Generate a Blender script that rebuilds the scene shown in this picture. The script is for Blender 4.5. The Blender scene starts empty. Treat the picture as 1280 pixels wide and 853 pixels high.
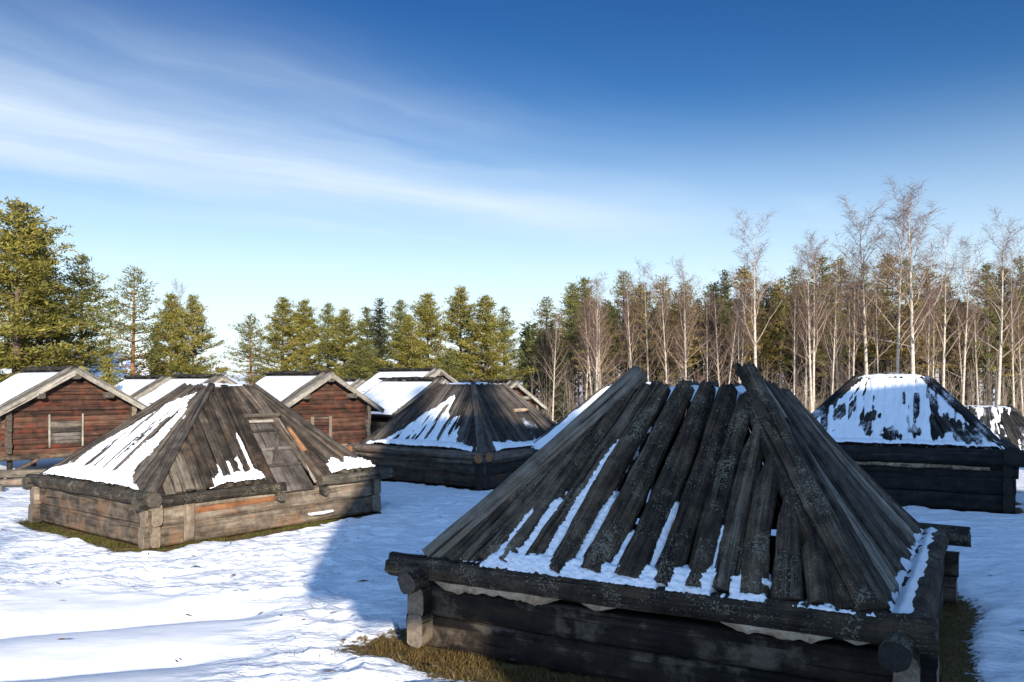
import bpy, math, random
import numpy as np
from mathutils import Vector, noise as mn

R = math.radians
random.seed(7)
rng = np.random.default_rng(7)
FPX, EYE, HOR = 1050.0, 3.0, 475.0
scn = bpy.context.scene
col = scn.collection

# ------------------------------------------------------------------ materials
def new_mat(name):
    m = bpy.data.materials.new(name); m.use_nodes = True
    nt = m.node_tree
    b = nt.nodes['Principled BSDF']
    b.inputs['Specular IOR Level'].default_value = 0.25
    return m, nt, nt.nodes, nt.links, b

def nd(nt, typ, **kw):
    n = nt.nodes.new(typ)
    for k, v in kw.items():
        if k.startswith('i_'):
            n.inputs[k[2:].replace('_', ' ')].default_value = v
        else:
            setattr(n, k, v)
    return n

def ramp(nt, fac, stops):
    r = nt.nodes.new('ShaderNodeValToRGB')
    el = r.color_ramp.elements
    while len(el) < len(stops): el.new(0.5)
    for e, (p, c) in zip(el, stops):
        e.position = p; e.color = (c[0], c[1], c[2], 1)
    nt.links.new(fac, r.inputs[0])
    return r.outputs[0]

def mix(nt, fac, a, b, mode='MIX'):
    m = nt.nodes.new('ShaderNodeMix'); m.data_type = 'RGBA'; m.blend_type = mode
    for i, v in ((0, fac), (6, a), (7, b)):
        if hasattr(v, 'is_linked'): nt.links.new(v, m.inputs[i])
        elif isinstance(v, (int, float)): m.inputs[i].default_value = v
        else: m.inputs[i].default_value = (v[0], v[1], v[2], 1)
    return m.outputs[2]

def math_n(nt, op, a, b=None, c=None, clamp=False):
    m = nt.nodes.new('ShaderNodeMath'); m.operation = op; m.use_clamp = clamp
    for i, v in enumerate((a, b, c)):
        if v is None: continue
        if hasattr(v, 'is_linked'): nt.links.new(v, m.inputs[i])
        else: m.inputs[i].default_value = v
    return m.outputs[0]

def noise_n(nt, vec, scale, detail=4, rough=0.6):
    n = nt.nodes.new('ShaderNodeTexNoise')
    n.inputs['Scale'].default_value = scale
    n.inputs['Detail'].default_value = detail
    n.inputs['Roughness'].default_value = rough
    if vec is not None: nt.links.new(vec, n.inputs['Vector'])
    return n.outputs['Fac']

def wood(name, dark, mid, light, lichen=0.0, accent=None, accent_amt=0.0, bump=0.6, grain=(1.3, 26), spread=0.5,
         lichen_col=(.34, .31, .22), dust=0.0):
    """weathered timber: grain runs along U of the UV map; 'rnd' shifts the tone of each log"""
    m, nt, ns, ln, b = new_mat(name)
    uv = nd(nt, 'ShaderNodeUVMap').outputs[0]
    at = nd(nt, 'ShaderNodeAttribute', attribute_name='rnd').outputs['Fac']
    def streak(su, sv, det, ro=.6):
        mp = nd(nt, 'ShaderNodeMapping'); mp.inputs['Scale'].default_value = (su, sv, 1); ln.new(uv, mp.inputs[0])
        return noise_n(nt, mp.outputs[0], 1.0, det, ro)
    tco = nd(nt, 'ShaderNodeTexCoord').outputs['Object']
    g = streak(grain[0] * 1.2, grain[1] * 2.4, 8, .72)
    g2 = streak(grain[0] * .45, grain[1] * .7, 4)
    pat = streak(1.1, 3.4, 4, .62)
    blot = noise_n(nt, tco, 4.5, 6, .7)
    cr = streak(.5, 70, 3, .5)
    cr2 = streak(.28, 22, 2, .5)
    def wsum(*tw):
        o_ = None
        for t_, w_ in tw:
            q = math_n(nt, 'MULTIPLY', math_n(nt, 'SUBTRACT', t_, .5), w_)
            o_ = q if o_ is None else math_n(nt, 'ADD', o_, q)
        return math_n(nt, 'ADD', o_, .5)
    f = wsum((g, .75), (g2, .6), (blot, .75), (at, spread * .55))
    c = ramp(nt, f, [(0.27, dark), (0.50, mid), (0.78, light)])
    if accent:
        a = wsum((pat, 1.0), (blot, .5))
        a = ramp(nt, a, [(0.52, (0, 0, 0)), (0.66, (accent_amt,) * 3)])
        c = mix(nt, a, c, mix(nt, g, tuple(x * .55 for x in accent), tuple(min(1, x * 1.4) for x in accent)))
    crk = math_n(nt, 'MAXIMUM', ramp(nt, cr, [(0.31, (1, 1, 1)), (0.37, (0, 0, 0))]), ramp(nt, cr2, [(0.31, (1, 1, 1)), (0.335, (0, 0, 0))]))
    c = mix(nt, math_n(nt, 'MULTIPLY', crk, 0.85), c, tuple(x * 0.3 for x in dark))
    if lichen > 0:
        l1 = noise_n(nt, tco, 46, 3, 0.75)
        l2 = noise_n(nt, tco, 2.6, 4, 0.65)
        l = math_n(nt, 'ADD', l1, math_n(nt, 'MULTIPLY', l2, 0.75))
        th = 1.13 - 0.085 * lichen
        l = ramp(nt, l, [(th - 0.02, (0, 0, 0)), (th + 0.02, (1, 1, 1))])
        l = math_n(nt, 'MULTIPLY', l, 0.55)
        c = mix(nt, l, c, lichen_col)
    if dust > 0:
        d1 = noise_n(nt, tco, 70, 3, 0.7); d2 = noise_n(nt, tco, 1.6, 5, 0.65)
        dd = math_n(nt, 'ADD', math_n(nt, 'MULTIPLY', d1, .55), math_n(nt, 'ADD', math_n(nt, 'MULTIPLY', d2, .9), math_n(nt, 'MULTIPLY', g2, .35)))
        th = 1.13 - .10 * dust
        c = mix(nt, math_n(nt, 'MULTIPLY', ramp(nt, dd, [(th - .05, (0, 0, 0)), (th + .04, (1, 1, 1))]), .8), c, (.72, .73, .76))
    ln.new(c, b.inputs['Base Color'])
    b.inputs['Roughness'].default_value = 0.85
    h = math_n(nt, 'SUBTRACT', math_n(nt, 'ADD', math_n(nt, 'ADD', g, g2), math_n(nt, 'MULTIPLY', blot, 1.2)), math_n(nt, 'MULTIPLY', crk, 0.9))
    bp = nd(nt, 'ShaderNodeBump'); bp.inputs['Strength'].default_value = bump; bp.inputs['Distance'].default_value = 0.03
    ln.new(h, bp.inputs['Height']); ln.new(bp.outputs[0], b.inputs['Normal'])
    return m

def end_grain(name, dark, light):
    m, nt, ns, ln, b = new_mat(name)
    uv = nd(nt, 'ShaderNodeUVMap').outputs[0]
    w = nd(nt, 'ShaderNodeTexWave', wave_type='RINGS'); w.rings_direction = 'Z'
    w.inputs['Scale'].default_value = 9; w.inputs['Distortion'].default_value = 3; w.inputs['Detail'].default_value = 3
    ln.new(uv, w.inputs[0])
    n2 = noise_n(nt, uv, 14, 4, 0.7)
    f = math_n(nt, 'ADD', math_n(nt, 'MULTIPLY', w.outputs['Fac'], 0.05), math_n(nt, 'MULTIPLY', n2, 0.95))
    ln.new(ramp(nt, f, [(0.25, dark), (0.75, light)]), b.inputs['Base Color'])
    b.inputs['Roughness'].default_value = 0.9
    bp = nd(nt, 'ShaderNodeBump'); bp.inputs['Strength'].default_value = 0.5; bp.inputs['Distance'].default_value = 0.01
    ln.new(f, bp.inputs['Height']); ln.new(bp.outputs[0], b.inputs['Normal'])
    return m

M = {}
M['hero'] = wood('dark_weathered_log', (.010, .0070, .005), (.052, .038, .026), (.205, .160, .116), lichen=1.35, dust=.55, accent=(.11, .07, .036), accent_amt=.5, bump=1.0, spread=.35)
M['beam'] = wood('dark_weathered_beam', (.010, .0072, .005), (.048, .036, .025), (.16, .125, .09), lichen=1.4, accent=(.10, .065, .035), accent_amt=.5, bump=1.1, spread=.35)
M['wall_hero'] = wood('near_black_log', (.006, .0042, .003), (.026, .0175, .011), (.095, .070, .047), accent=(.17, .135, .095), accent_amt=.55, bump=.9, grain=(.9, 14))  # near-black log with paler brown patches
M['hero_grey'] = wood('silvery_split_board', (.013, .010, .0075), (.075, .062, .047), (.34, .30, .245), lichen=.6, dust=.3, accent=(.11, .095, .07), accent_amt=.5, bump=1.0, spread=.9)
M['tan'] = wood('pale_tan_pole', (.05, .04, .03), (.15, .125, .095), (.30, .26, .21), lichen=.6, accent=(.14, .11, .05), accent_amt=.5, bump=.7)  # pale tan timber, much lighter than the dark roof logs
M['plank'] = wood('grey_roof_plank', (.014, .011, .008), (.053, .042, .032), (.175, .148, .115), lichen=.7, dust=.5, accent=(.11, .06, .034), accent_amt=.45, bump=.8, spread=.7)
M['plank_dark'] = wood('dark_roof_plank', (.013, .011, .010), (.047, .040, .034), (.14, .12, .10), lichen=.8, dust=.6, accent=(.07, .045, .03), accent_amt=.4, bump=.8, spread=.6)
M['plank_black'] = wood('wet_black_plank', (.006, .006, .006), (.020, .018, .017), (.06, .054, .048), dust=.9, bump=.6)
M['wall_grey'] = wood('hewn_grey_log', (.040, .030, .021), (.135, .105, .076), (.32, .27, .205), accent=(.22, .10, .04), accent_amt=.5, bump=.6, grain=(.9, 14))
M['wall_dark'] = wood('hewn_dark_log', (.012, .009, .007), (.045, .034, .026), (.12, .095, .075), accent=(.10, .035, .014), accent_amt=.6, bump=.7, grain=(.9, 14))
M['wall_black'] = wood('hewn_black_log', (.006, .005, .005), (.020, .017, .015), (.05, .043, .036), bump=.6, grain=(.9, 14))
M['eave'] = wood('mossy_eave_log', (.014, .012, .009), (.05, .042, .032), (.14, .12, .09), lichen=1.4, accent=(.09, .05, .025), accent_amt=.5, bump=1.0)
M['eave_brown'] = wood('brown_eave_log', (.03, .022, .017), (.095, .072, .056), (.22, .18, .145), lichen=1.1, accent=(.16, .07, .03), accent_amt=.5, bump=.9)
M['red'] = wood('red_brown_log', (.016, .009, .007), (.060, .029, .018), (.150, .080, .050), accent=(.125, .026, .012), accent_amt=.65, bump=.7, grain=(.8, 18), spread=.5)
M['barge'] = wood('pale_barge_board', (.08, .07, .055), (.23, .205, .165), (.46, .42, .35), bump=.5)
M['grey_board'] = wood('grey_verge_board', (.05, .044, .037), (.14, .125, .105), (.27, .25, .215), bump=.6)
M['bark'] = wood('pale_bark_strip', (.12, .08, .045), (.42, .31, .20), (.66, .55, .41), accent=(.22, .12, .06), accent_amt=.8, bump=1.0, grain=(12, 8))
M['door'] = wood('grey_door_board', (.025, .021, .017), (.080, .067, .055), (.18, .158, .135), bump=.6, accent=(.13, .11, .10), accent_amt=.4)
M['rust'] = wood('raw_orange_wood', (.08, .035, .016), (.22, .092, .040), (.36, .19, .09), bump=.6)
M['end'] = end_grain('log_end', (.022, .018, .014), (.11, .09, .07))
M['end_light'] = end_grain('pale_log_end', (.075, .056, .040), (.27, .215, .155))
M['end_orange'] = end_grain('orange_log_end', (.13, .05, .02), (.40, .19, .08))
M['end_black'] = end_grain('dark_log_end', (.008, .007, .006), (.035, .03, .025))
M['turf'] = wood('dark_ridge_turf', (.010, .009, .007), (.03, .026, .02), (.075, .065, .05), bump=1.0, grain=(14, 14))

def snow_mat(name, bare=False):
    m, nt, ns, ln, b = new_mat(name)
    tc = nd(nt, 'ShaderNodeTexCoord').outputs['Object']
    n1 = noise_n(nt, tc, 3.0, 5, 0.6)
    c = ramp(nt, n1, [(0.3, (.82, .83, .86)), (0.7, (.90, .90, .91))])
    h1 = noise_n(nt, tc, 9.0, 6, 0.65)
    h2 = noise_n(nt, tc, 55.0, 3, 0.6)
    h = math_n(nt, 'ADD', h1, math_n(nt, 'MULTIPLY', h2, 0.22))
    b.inputs['Roughness'].default_value = 0.55
    bp = nd(nt, 'ShaderNodeBump'); bp.inputs['Strength'].default_value = 0.45; bp.inputs['Distance'].default_value = 0.06
    if bare:
        # thawed rims round the huts: 'bare' is set per vertex when the sheet is built
        at = nd(nt, 'ShaderNodeAttribute', attribute_name='bare').outputs['Fac']
        e = noise_n(nt, tc, 11, 5, 0.7)
        f = math_n(nt, 'ADD', at, math_n(nt, 'MULTIPLY', math_n(nt, 'SUBTRACT', e, 0.5), 0.7))
        f = ramp(nt, f, [(0.46, (0, 0, 0)), (0.54, (1, 1, 1))])
        s1 = noise_n(nt, tc, 26, 5, 0.75)
        soil = ramp(nt, s1, [(0.3, (.035, .022, .010)), (0.5, (.12, .075, .026)), (0.72, (.22, .15, .055))])
        s2 = noise_n(nt, tc, 2.2, 3, 0.6)
        soil = mix(nt, ramp(nt, s2, [(.5, (0, 0, 0)), (.66, (.7, .7, .7))]), soil, (.085, .078, .024))
        # scattered needles, twigs and dirt specks on the old snow
        v = noise_n(nt, tc, 17, 2, 0.5)
        spk = ramp(nt, v, [(0.77, (0, 0, 0)), (0.79, (1, 1, 1))])
        c = mix(nt, math_n(nt, 'MULTIPLY', spk, 0.65), c, (.20, .15, .10))
        c = mix(nt, f, c, soil)
        sm = nd(nt, 'ShaderNodeAttribute', attribute_name='smooth').outputs['Fac']
        # wind crust: low ridges stretched across the slope
        mp = nd(nt, 'ShaderNodeMapping'); mp.inputs['Rotation'].default_value = (0, 0, R(14)); mp.inputs['Scale'].default_value = (1.6, 5.5, 1)
        ln.new(tc, mp.inputs[0])
        r1 = noise_n(nt, mp.outputs[0], 1.25, 5, 0.62)
        h = math_n(nt, 'ADD', h, math_n(nt, 'MULTIPLY', r1, 2.2))
        bp.inputs['Strength'].default_value = 0.5
        h = math_n(nt, 'MULTIPLY', h, math_n(nt, 'SUBTRACT', 1.0, math_n(nt, 'MULTIPLY', sm, 0.9)))
        ln.new(mix(nt, f, (.55, .55, .55), (.95, .95, .95)), b.inputs['Roughness'])
    ln.new(c, b.inputs['Base Color'])
    ln.new(h, bp.inputs['Height']); ln.new(bp.outputs[0], b.inputs['Normal'])
    return m
M['snow'] = snow_mat('roof_snow')
M['ground'] = snow_mat('snow_ground', True)

def simple(name, stops, scale, rough=.8, bump=0, detail=4):
    m, nt, ns, ln, b = new_mat(name)
    tc = nd(nt, 'ShaderNodeTexCoord').outputs['Object']
    n = noise_n(nt, tc, scale, detail, .65)
    ln.new(ramp(nt, n, stops), b.inputs['Base Color'])
    b.inputs['Roughness'].default_value = rough
    if bump:
        bp = nd(nt, 'ShaderNodeBump'); bp.inputs['Strength'].default_value = bump; bp.inputs['Distance'].default_value = .03
        ln.new(n, bp.inputs['Height']); ln.new(bp.outputs[0], b.inputs['Normal'])
    return m

def leafy(name, a, bcol, c, trans=.38):
    """needles or blades: tone from a per-leaf attribute, a little light passes through"""
    m, nt, ns, ln, b = new_mat(name)
    at = nd(nt, 'ShaderNodeAttribute', attribute_name='rnd').outputs['Fac']
    cc = ramp(nt, at, [(0.0, a), (0.5, bcol), (1.0, c)])
    ln.new(cc, b.inputs['Base Color']); b.inputs['Roughness'].default_value = .6
    t = nd(nt, 'ShaderNodeBsdfTranslucent'); ln.new(cc, t.inputs[0])
    mx = nd(nt, 'ShaderNodeMixShader'); mx.inputs[0].default_value = trans
    ln.new(b.outputs[0], mx.inputs[1]); ln.new(t.outputs[0], mx.inputs[2])
    ln.new(mx.outputs[0], nt.nodes['Material Output'].inputs[0])
    return m
M['needle_gold'] = leafy('golden_pine_needles', (.105, .10, .02), (.245, .215, .045), (.38, .31, .075))
M['needle_green'] = leafy('green_pine_needles', (.075, .085, .026), (.18, .18, .05), (.30, .275, .08))
M['needle_dark'] = leafy('dark_spruce_needles', (.026, .034, .014), (.062, .072, .028), (.115, .118, .042))
M['needle_brown'] = leafy('brown_pine_needles', (.115, .088, .026), (.27, .205, .062), (.41, .31, .10))
M['grass'] = leafy('dry_grass_blades', (.06, .035, .012), (.16, .095, .032), (.26, .185, .075))
M['grass_green'] = leafy('moss_blades', (.04, .045, .010), (.10, .105, .022), (.17, .165, .04))
M['pine_bark'] = simple('pine_bark', [(.3, (.03, .022, .017)), (.55, (.10, .068, .048)), (.75, (.20, .125, .075))], 6, .9, .8)
M['orange_bark'] = simple('orange_pine_bark', [(.3, (.10, .045, .02)), (.55, (.24, .11, .045)), (.75, (.36, .19, .09))], 5, .9, .8)
M['spruce_bark'] = simple('grey_spruce_bark', [(.3, (.022, .018, .015)), (.7, (.10, .085, .07))], 7, .9, .8)
def birch_bark():
    m, nt, ns, ln, b = new_mat('white_birch_bark')
    tc = nd(nt, 'ShaderNodeTexCoord').outputs['Object']
    mp = nd(nt, 'ShaderNodeMapping'); mp.inputs['Scale'].default_value = (5, 5, 9); ln.new(tc, mp.inputs[0])
    n = noise_n(nt, mp.outputs[0], 1.0, 5, .7)
    n2 = noise_n(nt, tc, .5, 3, .6)
    c = ramp(nt, n, [(.34, (.05, .04, .035)), (.43, (.36, .31, .25)), (.7, (.62, .56, .47))])
    c = mix(nt, math_n(nt, 'MULTIPLY', n2, .5), c, (.40, .31, .22))
    ln.new(c, b.inputs['Base Color']); b.inputs['Roughness'].default_value = .7
    return m
M['birch_bark'] = birch_bark()
M['twig'] = simple('birch_twig', [(.3, (.105, .062, .050)), (.7, (.22, .14, .112))], 3, .8)
M['limb'] = simple('birch_limb', [(.3, (.17, .12, .085)), (.7, (.40, .32, .24))], 3, .8)
M['house_wall'] = wood('grey_house_board', (.07, .07, .07), (.16, .16, .165), (.26, .26, .27), bump=.3)
M['glass'] = simple('window_glass', [(.3, (.02, .025, .03)), (.7, (.04, .05, .06))], 2, .1)
M['iron'] = simple('dark_metal', [(.3, (.02, .02, .02)), (.7, (.05, .045, .04))], 9, .5)

# ------------------------------------------------------------------ mesh helpers
class MB:
    def __init__(s): s.v = []; s.f = []; s.uv = []; s.mi = []; s.rn = []; s.sm = []
    def face(s, idx, uv, mi=0, rnd=.5, smooth=True):
        s.f.append(tuple(idx)); s.uv.extend(uv); s.mi.append(mi); s.rn.append(rnd); s.sm.append(smooth)
    def build(s, name, mats, parent=None):
        me = bpy.data.meshes.new(name)
        me.from_pydata(s.v, [], s.f)
        l = me.uv_layers.new(name='UVMap')
        l.data.foreach_set('uv', np.array(s.uv, dtype=np.float32).ravel())
        me.polygons.foreach_set('material_index', s.mi)
        me.polygons.foreach_set('use_smooth', s.sm)
        a = me.attributes.new('rnd', 'FLOAT', 'FACE'); a.data.foreach_set('value', s.rn)
        for m in (mats if isinstance(mats, (list, tuple)) else [mats]): me.materials.append(M[m] if isinstance(m, str) else m)
        me.update()
        o = bpy.data.objects.new(name, me); col.objects.link(o)
        if parent: o.parent = parent
        return o

def log(mb, p0, p1, a, b=None, a1=None, b1=None, up=(0, 0, 1), exp=2.0, sides=14, segs=10, wob=.04, bend=.0, cap=1, mi=0, rnd=None, rough0=0.0, taper_tip=None):
    """timber from p0 to p1: half sizes a (sideways) x b (up), section a superellipse of exponent exp (2 round, 8 square)"""
    p0 = Vector(p0); p1 = Vector(p1); ax = p1 - p0; L = ax.length; ax.normalize()
    up = Vector(up); side = ax.cross(up)
    if side.length < 1e-4: side = ax.cross(Vector((1, 0, 0)))
    side.normalize(); upv = side.cross(ax).normalized()
    b = a if b is None else b
    a1 = a if a1 is None else a1; b1 = b if b1 is None else b1
    rnd = random.random() if rnd is None else rnd
    ou, ov = random.uniform(0, 90), random.uniform(0, 90)
    seed = Vector((random.uniform(0, 99), random.uniform(0, 99), random.uniform(0, 99)))
    base = len(mb.v)
    bx, bz = random.uniform(-1, 1) * bend, random.uniform(-1, 1) * bend
    cs = []
    for k in range(sides):
        t = 2 * math.pi * (k + .5) / sides
        c, s_ = math.cos(t), math.sin(t)
        cs.append((math.copysign(abs(c) ** (2 / exp), c), math.copysign(abs(s_) ** (2 / exp), s_), t))
    per = 2 * (a + b) * (0.8 if exp < 3 else 1.0)
    for i in range(segs + 1):
        f = i / segs
        ctr = p0 + ax * (L * f) + side * (bx * math.sin(math.pi * f)) + upv * (bz * math.sin(math.pi * f))
        aa = a + (a1 - a) * f; bb = b + (b1 - b) * f
        if taper_tip and f > taper_tip[0]:
            q = (f - taper_tip[0]) / (1 - taper_tip[0]); aa *= 1 - q * (1 - taper_tip[1])
        for (cx, cz, t) in cs:
            w = 1 + wob * 2.2 * mn.noise(Vector((cx * 1.3, cz * 1.3, f * L * 1.1)) + seed) + wob * 1.0 * mn.noise(Vector((cx * 3, cz * 3, f * L * 4)) + seed)
            off = ax * (rough0 * mn.noise(Vector((cx * 4, cz * 4, 7.3)) + seed)) if (rough0 and i in (0, segs)) else Vector()
            mb.v.append(tuple(ctr + side * (cx * aa * w) + upv * (cz * bb * w) + off))
    for i in range(segs):
        for k in range(sides):
            k2 = (k + 1) % sides
            u0, u1 = ou + L * i / segs, ou + L * (i + 1) / segs
            v0, v1 = ov + per * k / sides, ov + per * (k + 1) / sides
            mb.face((base + i * sides + k, base + i * sides + k2, base + (i + 1) * sides + k2, base + (i + 1) * sides + k),
                    [(u0, v0), (u0, v1), (u1, v1), (u1, v0)], mi, rnd, True)
    for e, r in ((0, 0), (1, segs)):
        ids = [base + r * sides + k for k in range(sides)]
        if e == 1: ids2 = ids
        else: ids2 = ids[::-1]
        uvs = []
        for j in ids2:
            k = (j - base) % sides
            uvs.append((cs[k][0] * a + ou * 0, cs[k][1] * b))
        mb.face(ids2, uvs, cap, rnd, False)

def slab(mb, p, q, up, w, th, **kw):
    kw.setdefault('exp', 7.0); kw.setdefault('sides', 12); kw.setdefault('wob', .02)
    log(mb, p, q, w, th, up=up, **kw)

def empty(name, loc, rz=0, label=None, cat=None, group=None):
    o = bpy.data.objects.new(name, None); col.objects.link(o)
    o.location = loc; o.rotation_euler = (0, 0, rz); o.empty_display_size = .3
    return tag(o, label, cat, group)

def tag(o, label=None, cat=None, group=None, kind=None):
    if label: o['label'] = label
    if cat: o['category'] = cat
    if group: o['group'] = group
    if kind: o['kind'] = kind
    return o

def fbm(x, y, z=0., o=4):
    return mn.fractal(Vector((x, y, z)), 0.6, 2.1, o)

def smooth(a, b, x):
    t = min(1, max(0, (x - a) / (b - a))); return t * t * (3 - 2 * t)

# ------------------------------------------------------------------ camera, world, sun
cam = bpy.data.cameras.new('camera'); co = bpy.data.objects.new('camera', cam); col.objects.link(co)
cam.sensor_width = 36; cam.lens = 36 * FPX / 1280; cam.shift_y = (HOR - 426.5) / 1280
cam.clip_end = 3000; cam.clip_start = .05
co.location = (0, 0, EYE); co.rotation_euler = (R(90), 0, 0)
scn.camera = co

SUN_AZ = math.atan2(.33, -1.0)     # measured clockwise from +Y
SUN_EL = R(16)
w = bpy.data.worlds.new('World'); scn.world = w; w.use_nodes = True
nt = w.node_tree; ln = nt.links
bg = nt.nodes['Background']
sky = nt.nodes.new('ShaderNodeTexSky'); sky.sky_type = 'NISHITA'; sky.sun_disc = False
sky.sun_elevation = SUN_EL; sky.sun_rotation = SUN_AZ; sky.air_density = 1.0; sky.dust_density = .3; sky.ozone_density = 2.5
sky.altitude = 300
# thin cirrus: a flat layer overhead, so bands follow the sky and not the picture
tc = nt.nodes.new('ShaderNodeTexCoord')
sep = nt.nodes.new('ShaderNodeSeparateXYZ'); ln.new(tc.outputs['Generated'], sep.inputs[0])
zc = math_n(nt, 'MAXIMUM', sep.outputs[2], .02)
X = math_n(nt, 'DIVIDE', sep.outputs[0], zc); Y = math_n(nt, 'DIVIDE', sep.outputs[1], zc)
P = math_n(nt, 'ADD', math_n(nt, 'MULTIPLY', X, .79), math_n(nt, 'MULTIPLY', Y, .62))
Q = math_n(nt, 'ADD', math_n(nt, 'MULTIPLY', X, -.62), math_n(nt, 'MULTIPLY', Y, .79))
def vec(a, b_, c=0.):
    n = nt.nodes.new('ShaderNodeCombineXYZ')
    for i, v in enumerate((a, b_, c)):
        if hasattr(v, 'is_linked'): ln.new(v, n.inputs[i])
        else: n.inputs[i].default_value = v
    return n.outputs[0]
warp = noise_n(nt, vec(P, Q), .55, 4, .55)
Qw = math_n(nt, 'ADD', Q, math_n(nt, 'MULTIPLY', math_n(nt, 'SUBTRACT', warp, .5), 1.3))
st = noise_n(nt, vec(math_n(nt, 'MULTIPLY', P, .30), math_n(nt, 'MULTIPLY', Qw, 1.1)), 1.0, 4, .48)
fine = noise_n(nt, vec(math_n(nt, 'MULTIPLY', P, .7), math_n(nt, 'MULTIPLY', Qw, 5.0), 3.), 1.0, 5, .6)
def band(x, c, hw):      # 1 at the centre line, 0 beyond hw
    d = math_n(nt, 'DIVIDE', math_n(nt, 'ABSOLUTE', math_n(nt, 'SUBTRACT', x, c)), hw)
    r = nt.nodes.new('ShaderNodeMapRange'); r.interpolation_type = 'SMOOTHSTEP'
    ln.new(d, r.inputs[0]); r.inputs[1].default_value = 0; r.inputs[2].default_value = 1; r.inputs[3].default_value = 1; r.inputs[4].default_value = 0
    return r.outputs[0]
def step(x, a, b_):
    r = nt.nodes.new('ShaderNodeMapRange'); r.interpolation_type = 'SMOOTHSTEP'
    ln.new(x, r.inputs[0]); r.inputs[1].default_value = a; r.inputs[2].default_value = b_
    return r.outputs[0]
core = math_n(nt, 'MULTIPLY', band(Qw, 3.85, 1.0), step(P, 5.4, 3.2))
veil = math_n(nt, 'MULTIPLY', math_n(nt, 'MULTIPLY', step(Q, 1.9, 3.4), step(Q, 6.5, 4.0)), step(P, 4.6, 1.0))
cm = math_n(nt, 'ADD', math_n(nt, 'MULTIPLY', core, math_n(nt, 'ADD', .22, math_n(nt, 'MULTIPLY', st, .75))),
            math_n(nt, 'MULTIPLY', veil, math_n(nt, 'MULTIPLY', step(st, .22, .70), math_n(nt, 'ADD', .32, math_n(nt, 'MULTIPLY', fine, .55)))))
wisps = math_n(nt, 'MULTIPLY', step(st, .56, .8), math_n(nt, 'MULTIPLY', step(sep.outputs[2], .42, .1), .35))
cm = math_n(nt, 'ADD', cm, wisps)
cm = math_n(nt, 'MULTIPLY', cm, .85, clamp=True)
haze = math_n(nt, 'MULTIPLY', step(sep.outputs[2], .33, .0), .80)
deep = mix(nt, step(sep.outputs[2], .04, .44), (1, 1, 1), (.29, .42, .60))
hs = nt.nodes.new('ShaderNodeHueSaturation'); hs.inputs['Saturation'].default_value = 1.24
ln.new(sky.outputs[0], hs.inputs['Color'])
CLOUD = (4.9, 5.7, 6.6)
back_fill = step(sep.outputs[1], .05, -.55)        # made-up blue fill glow behind the viewpoint, added to lift the shade
skyc = mix(nt, 1.0, hs.outputs[0], deep, 'MULTIPLY')
skyc = mix(nt, haze, skyc, (5.9, 6.7, 7.5))
skyc = mix(nt, cm, skyc, CLOUD)
skyc = mix(nt, math_n(nt, 'MULTIPLY', back_fill, .42), skyc, (5.6, 10.0, 17.5))
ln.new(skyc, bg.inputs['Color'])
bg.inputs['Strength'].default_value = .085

sl = bpy.data.lights.new('sun', 'SUN'); so = bpy.data.objects.new('sun', sl); col.objects.link(so)
sl.energy = 4.5; sl.angle = R(.55); sl.color = (1.0, .90, .76)
sd = Vector((math.sin(SUN_AZ) * math.cos(SUN_EL), math.cos(SUN_AZ) * math.cos(SUN_EL), math.sin(SUN_EL)))
so.rotation_euler = sd.to_track_quat('Z', 'Y').to_euler()
so.location = sd * 60

scn.view_settings.view_transform = 'Standard'; scn.view_settings.look = 'None'
scn.view_settings.exposure = 0.95; scn.view_settings.gamma = 1.0

# ------------------------------------------------------------------ hut footprints (used by the ground too)
HUTS = {   # centre, turn, half sizes of the log frame
    'front': ((2.45, 10.6), R(-29.3), (2.59, 2.59)),
    'left': ((-6.62, 18.62), R(51.4), (2.75, 2.35)),
    'mid': ((-1.30, 26.5), R(51.9), (2.5, 2.6)),
    'right': ((10.25, 22.6), R(-27), (2.6, 2.6)),
    'gap': ((3.85, 25.65), R(-33), (2.6, 2.6)),
    'far': ((18.3, 32.5), R(-27), (2.5, 2.5)),
}
def foot(key, x, y):
    (cx, cy), th, (hx, hy) = HUTS[key]
    dx, dy = x - cx, y - cy
    lx = dx * math.cos(th) + dy * math.sin(th); ly = -dx * math.sin(th) + dy * math.cos(th)
    return lx, ly, hx, hy

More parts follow.
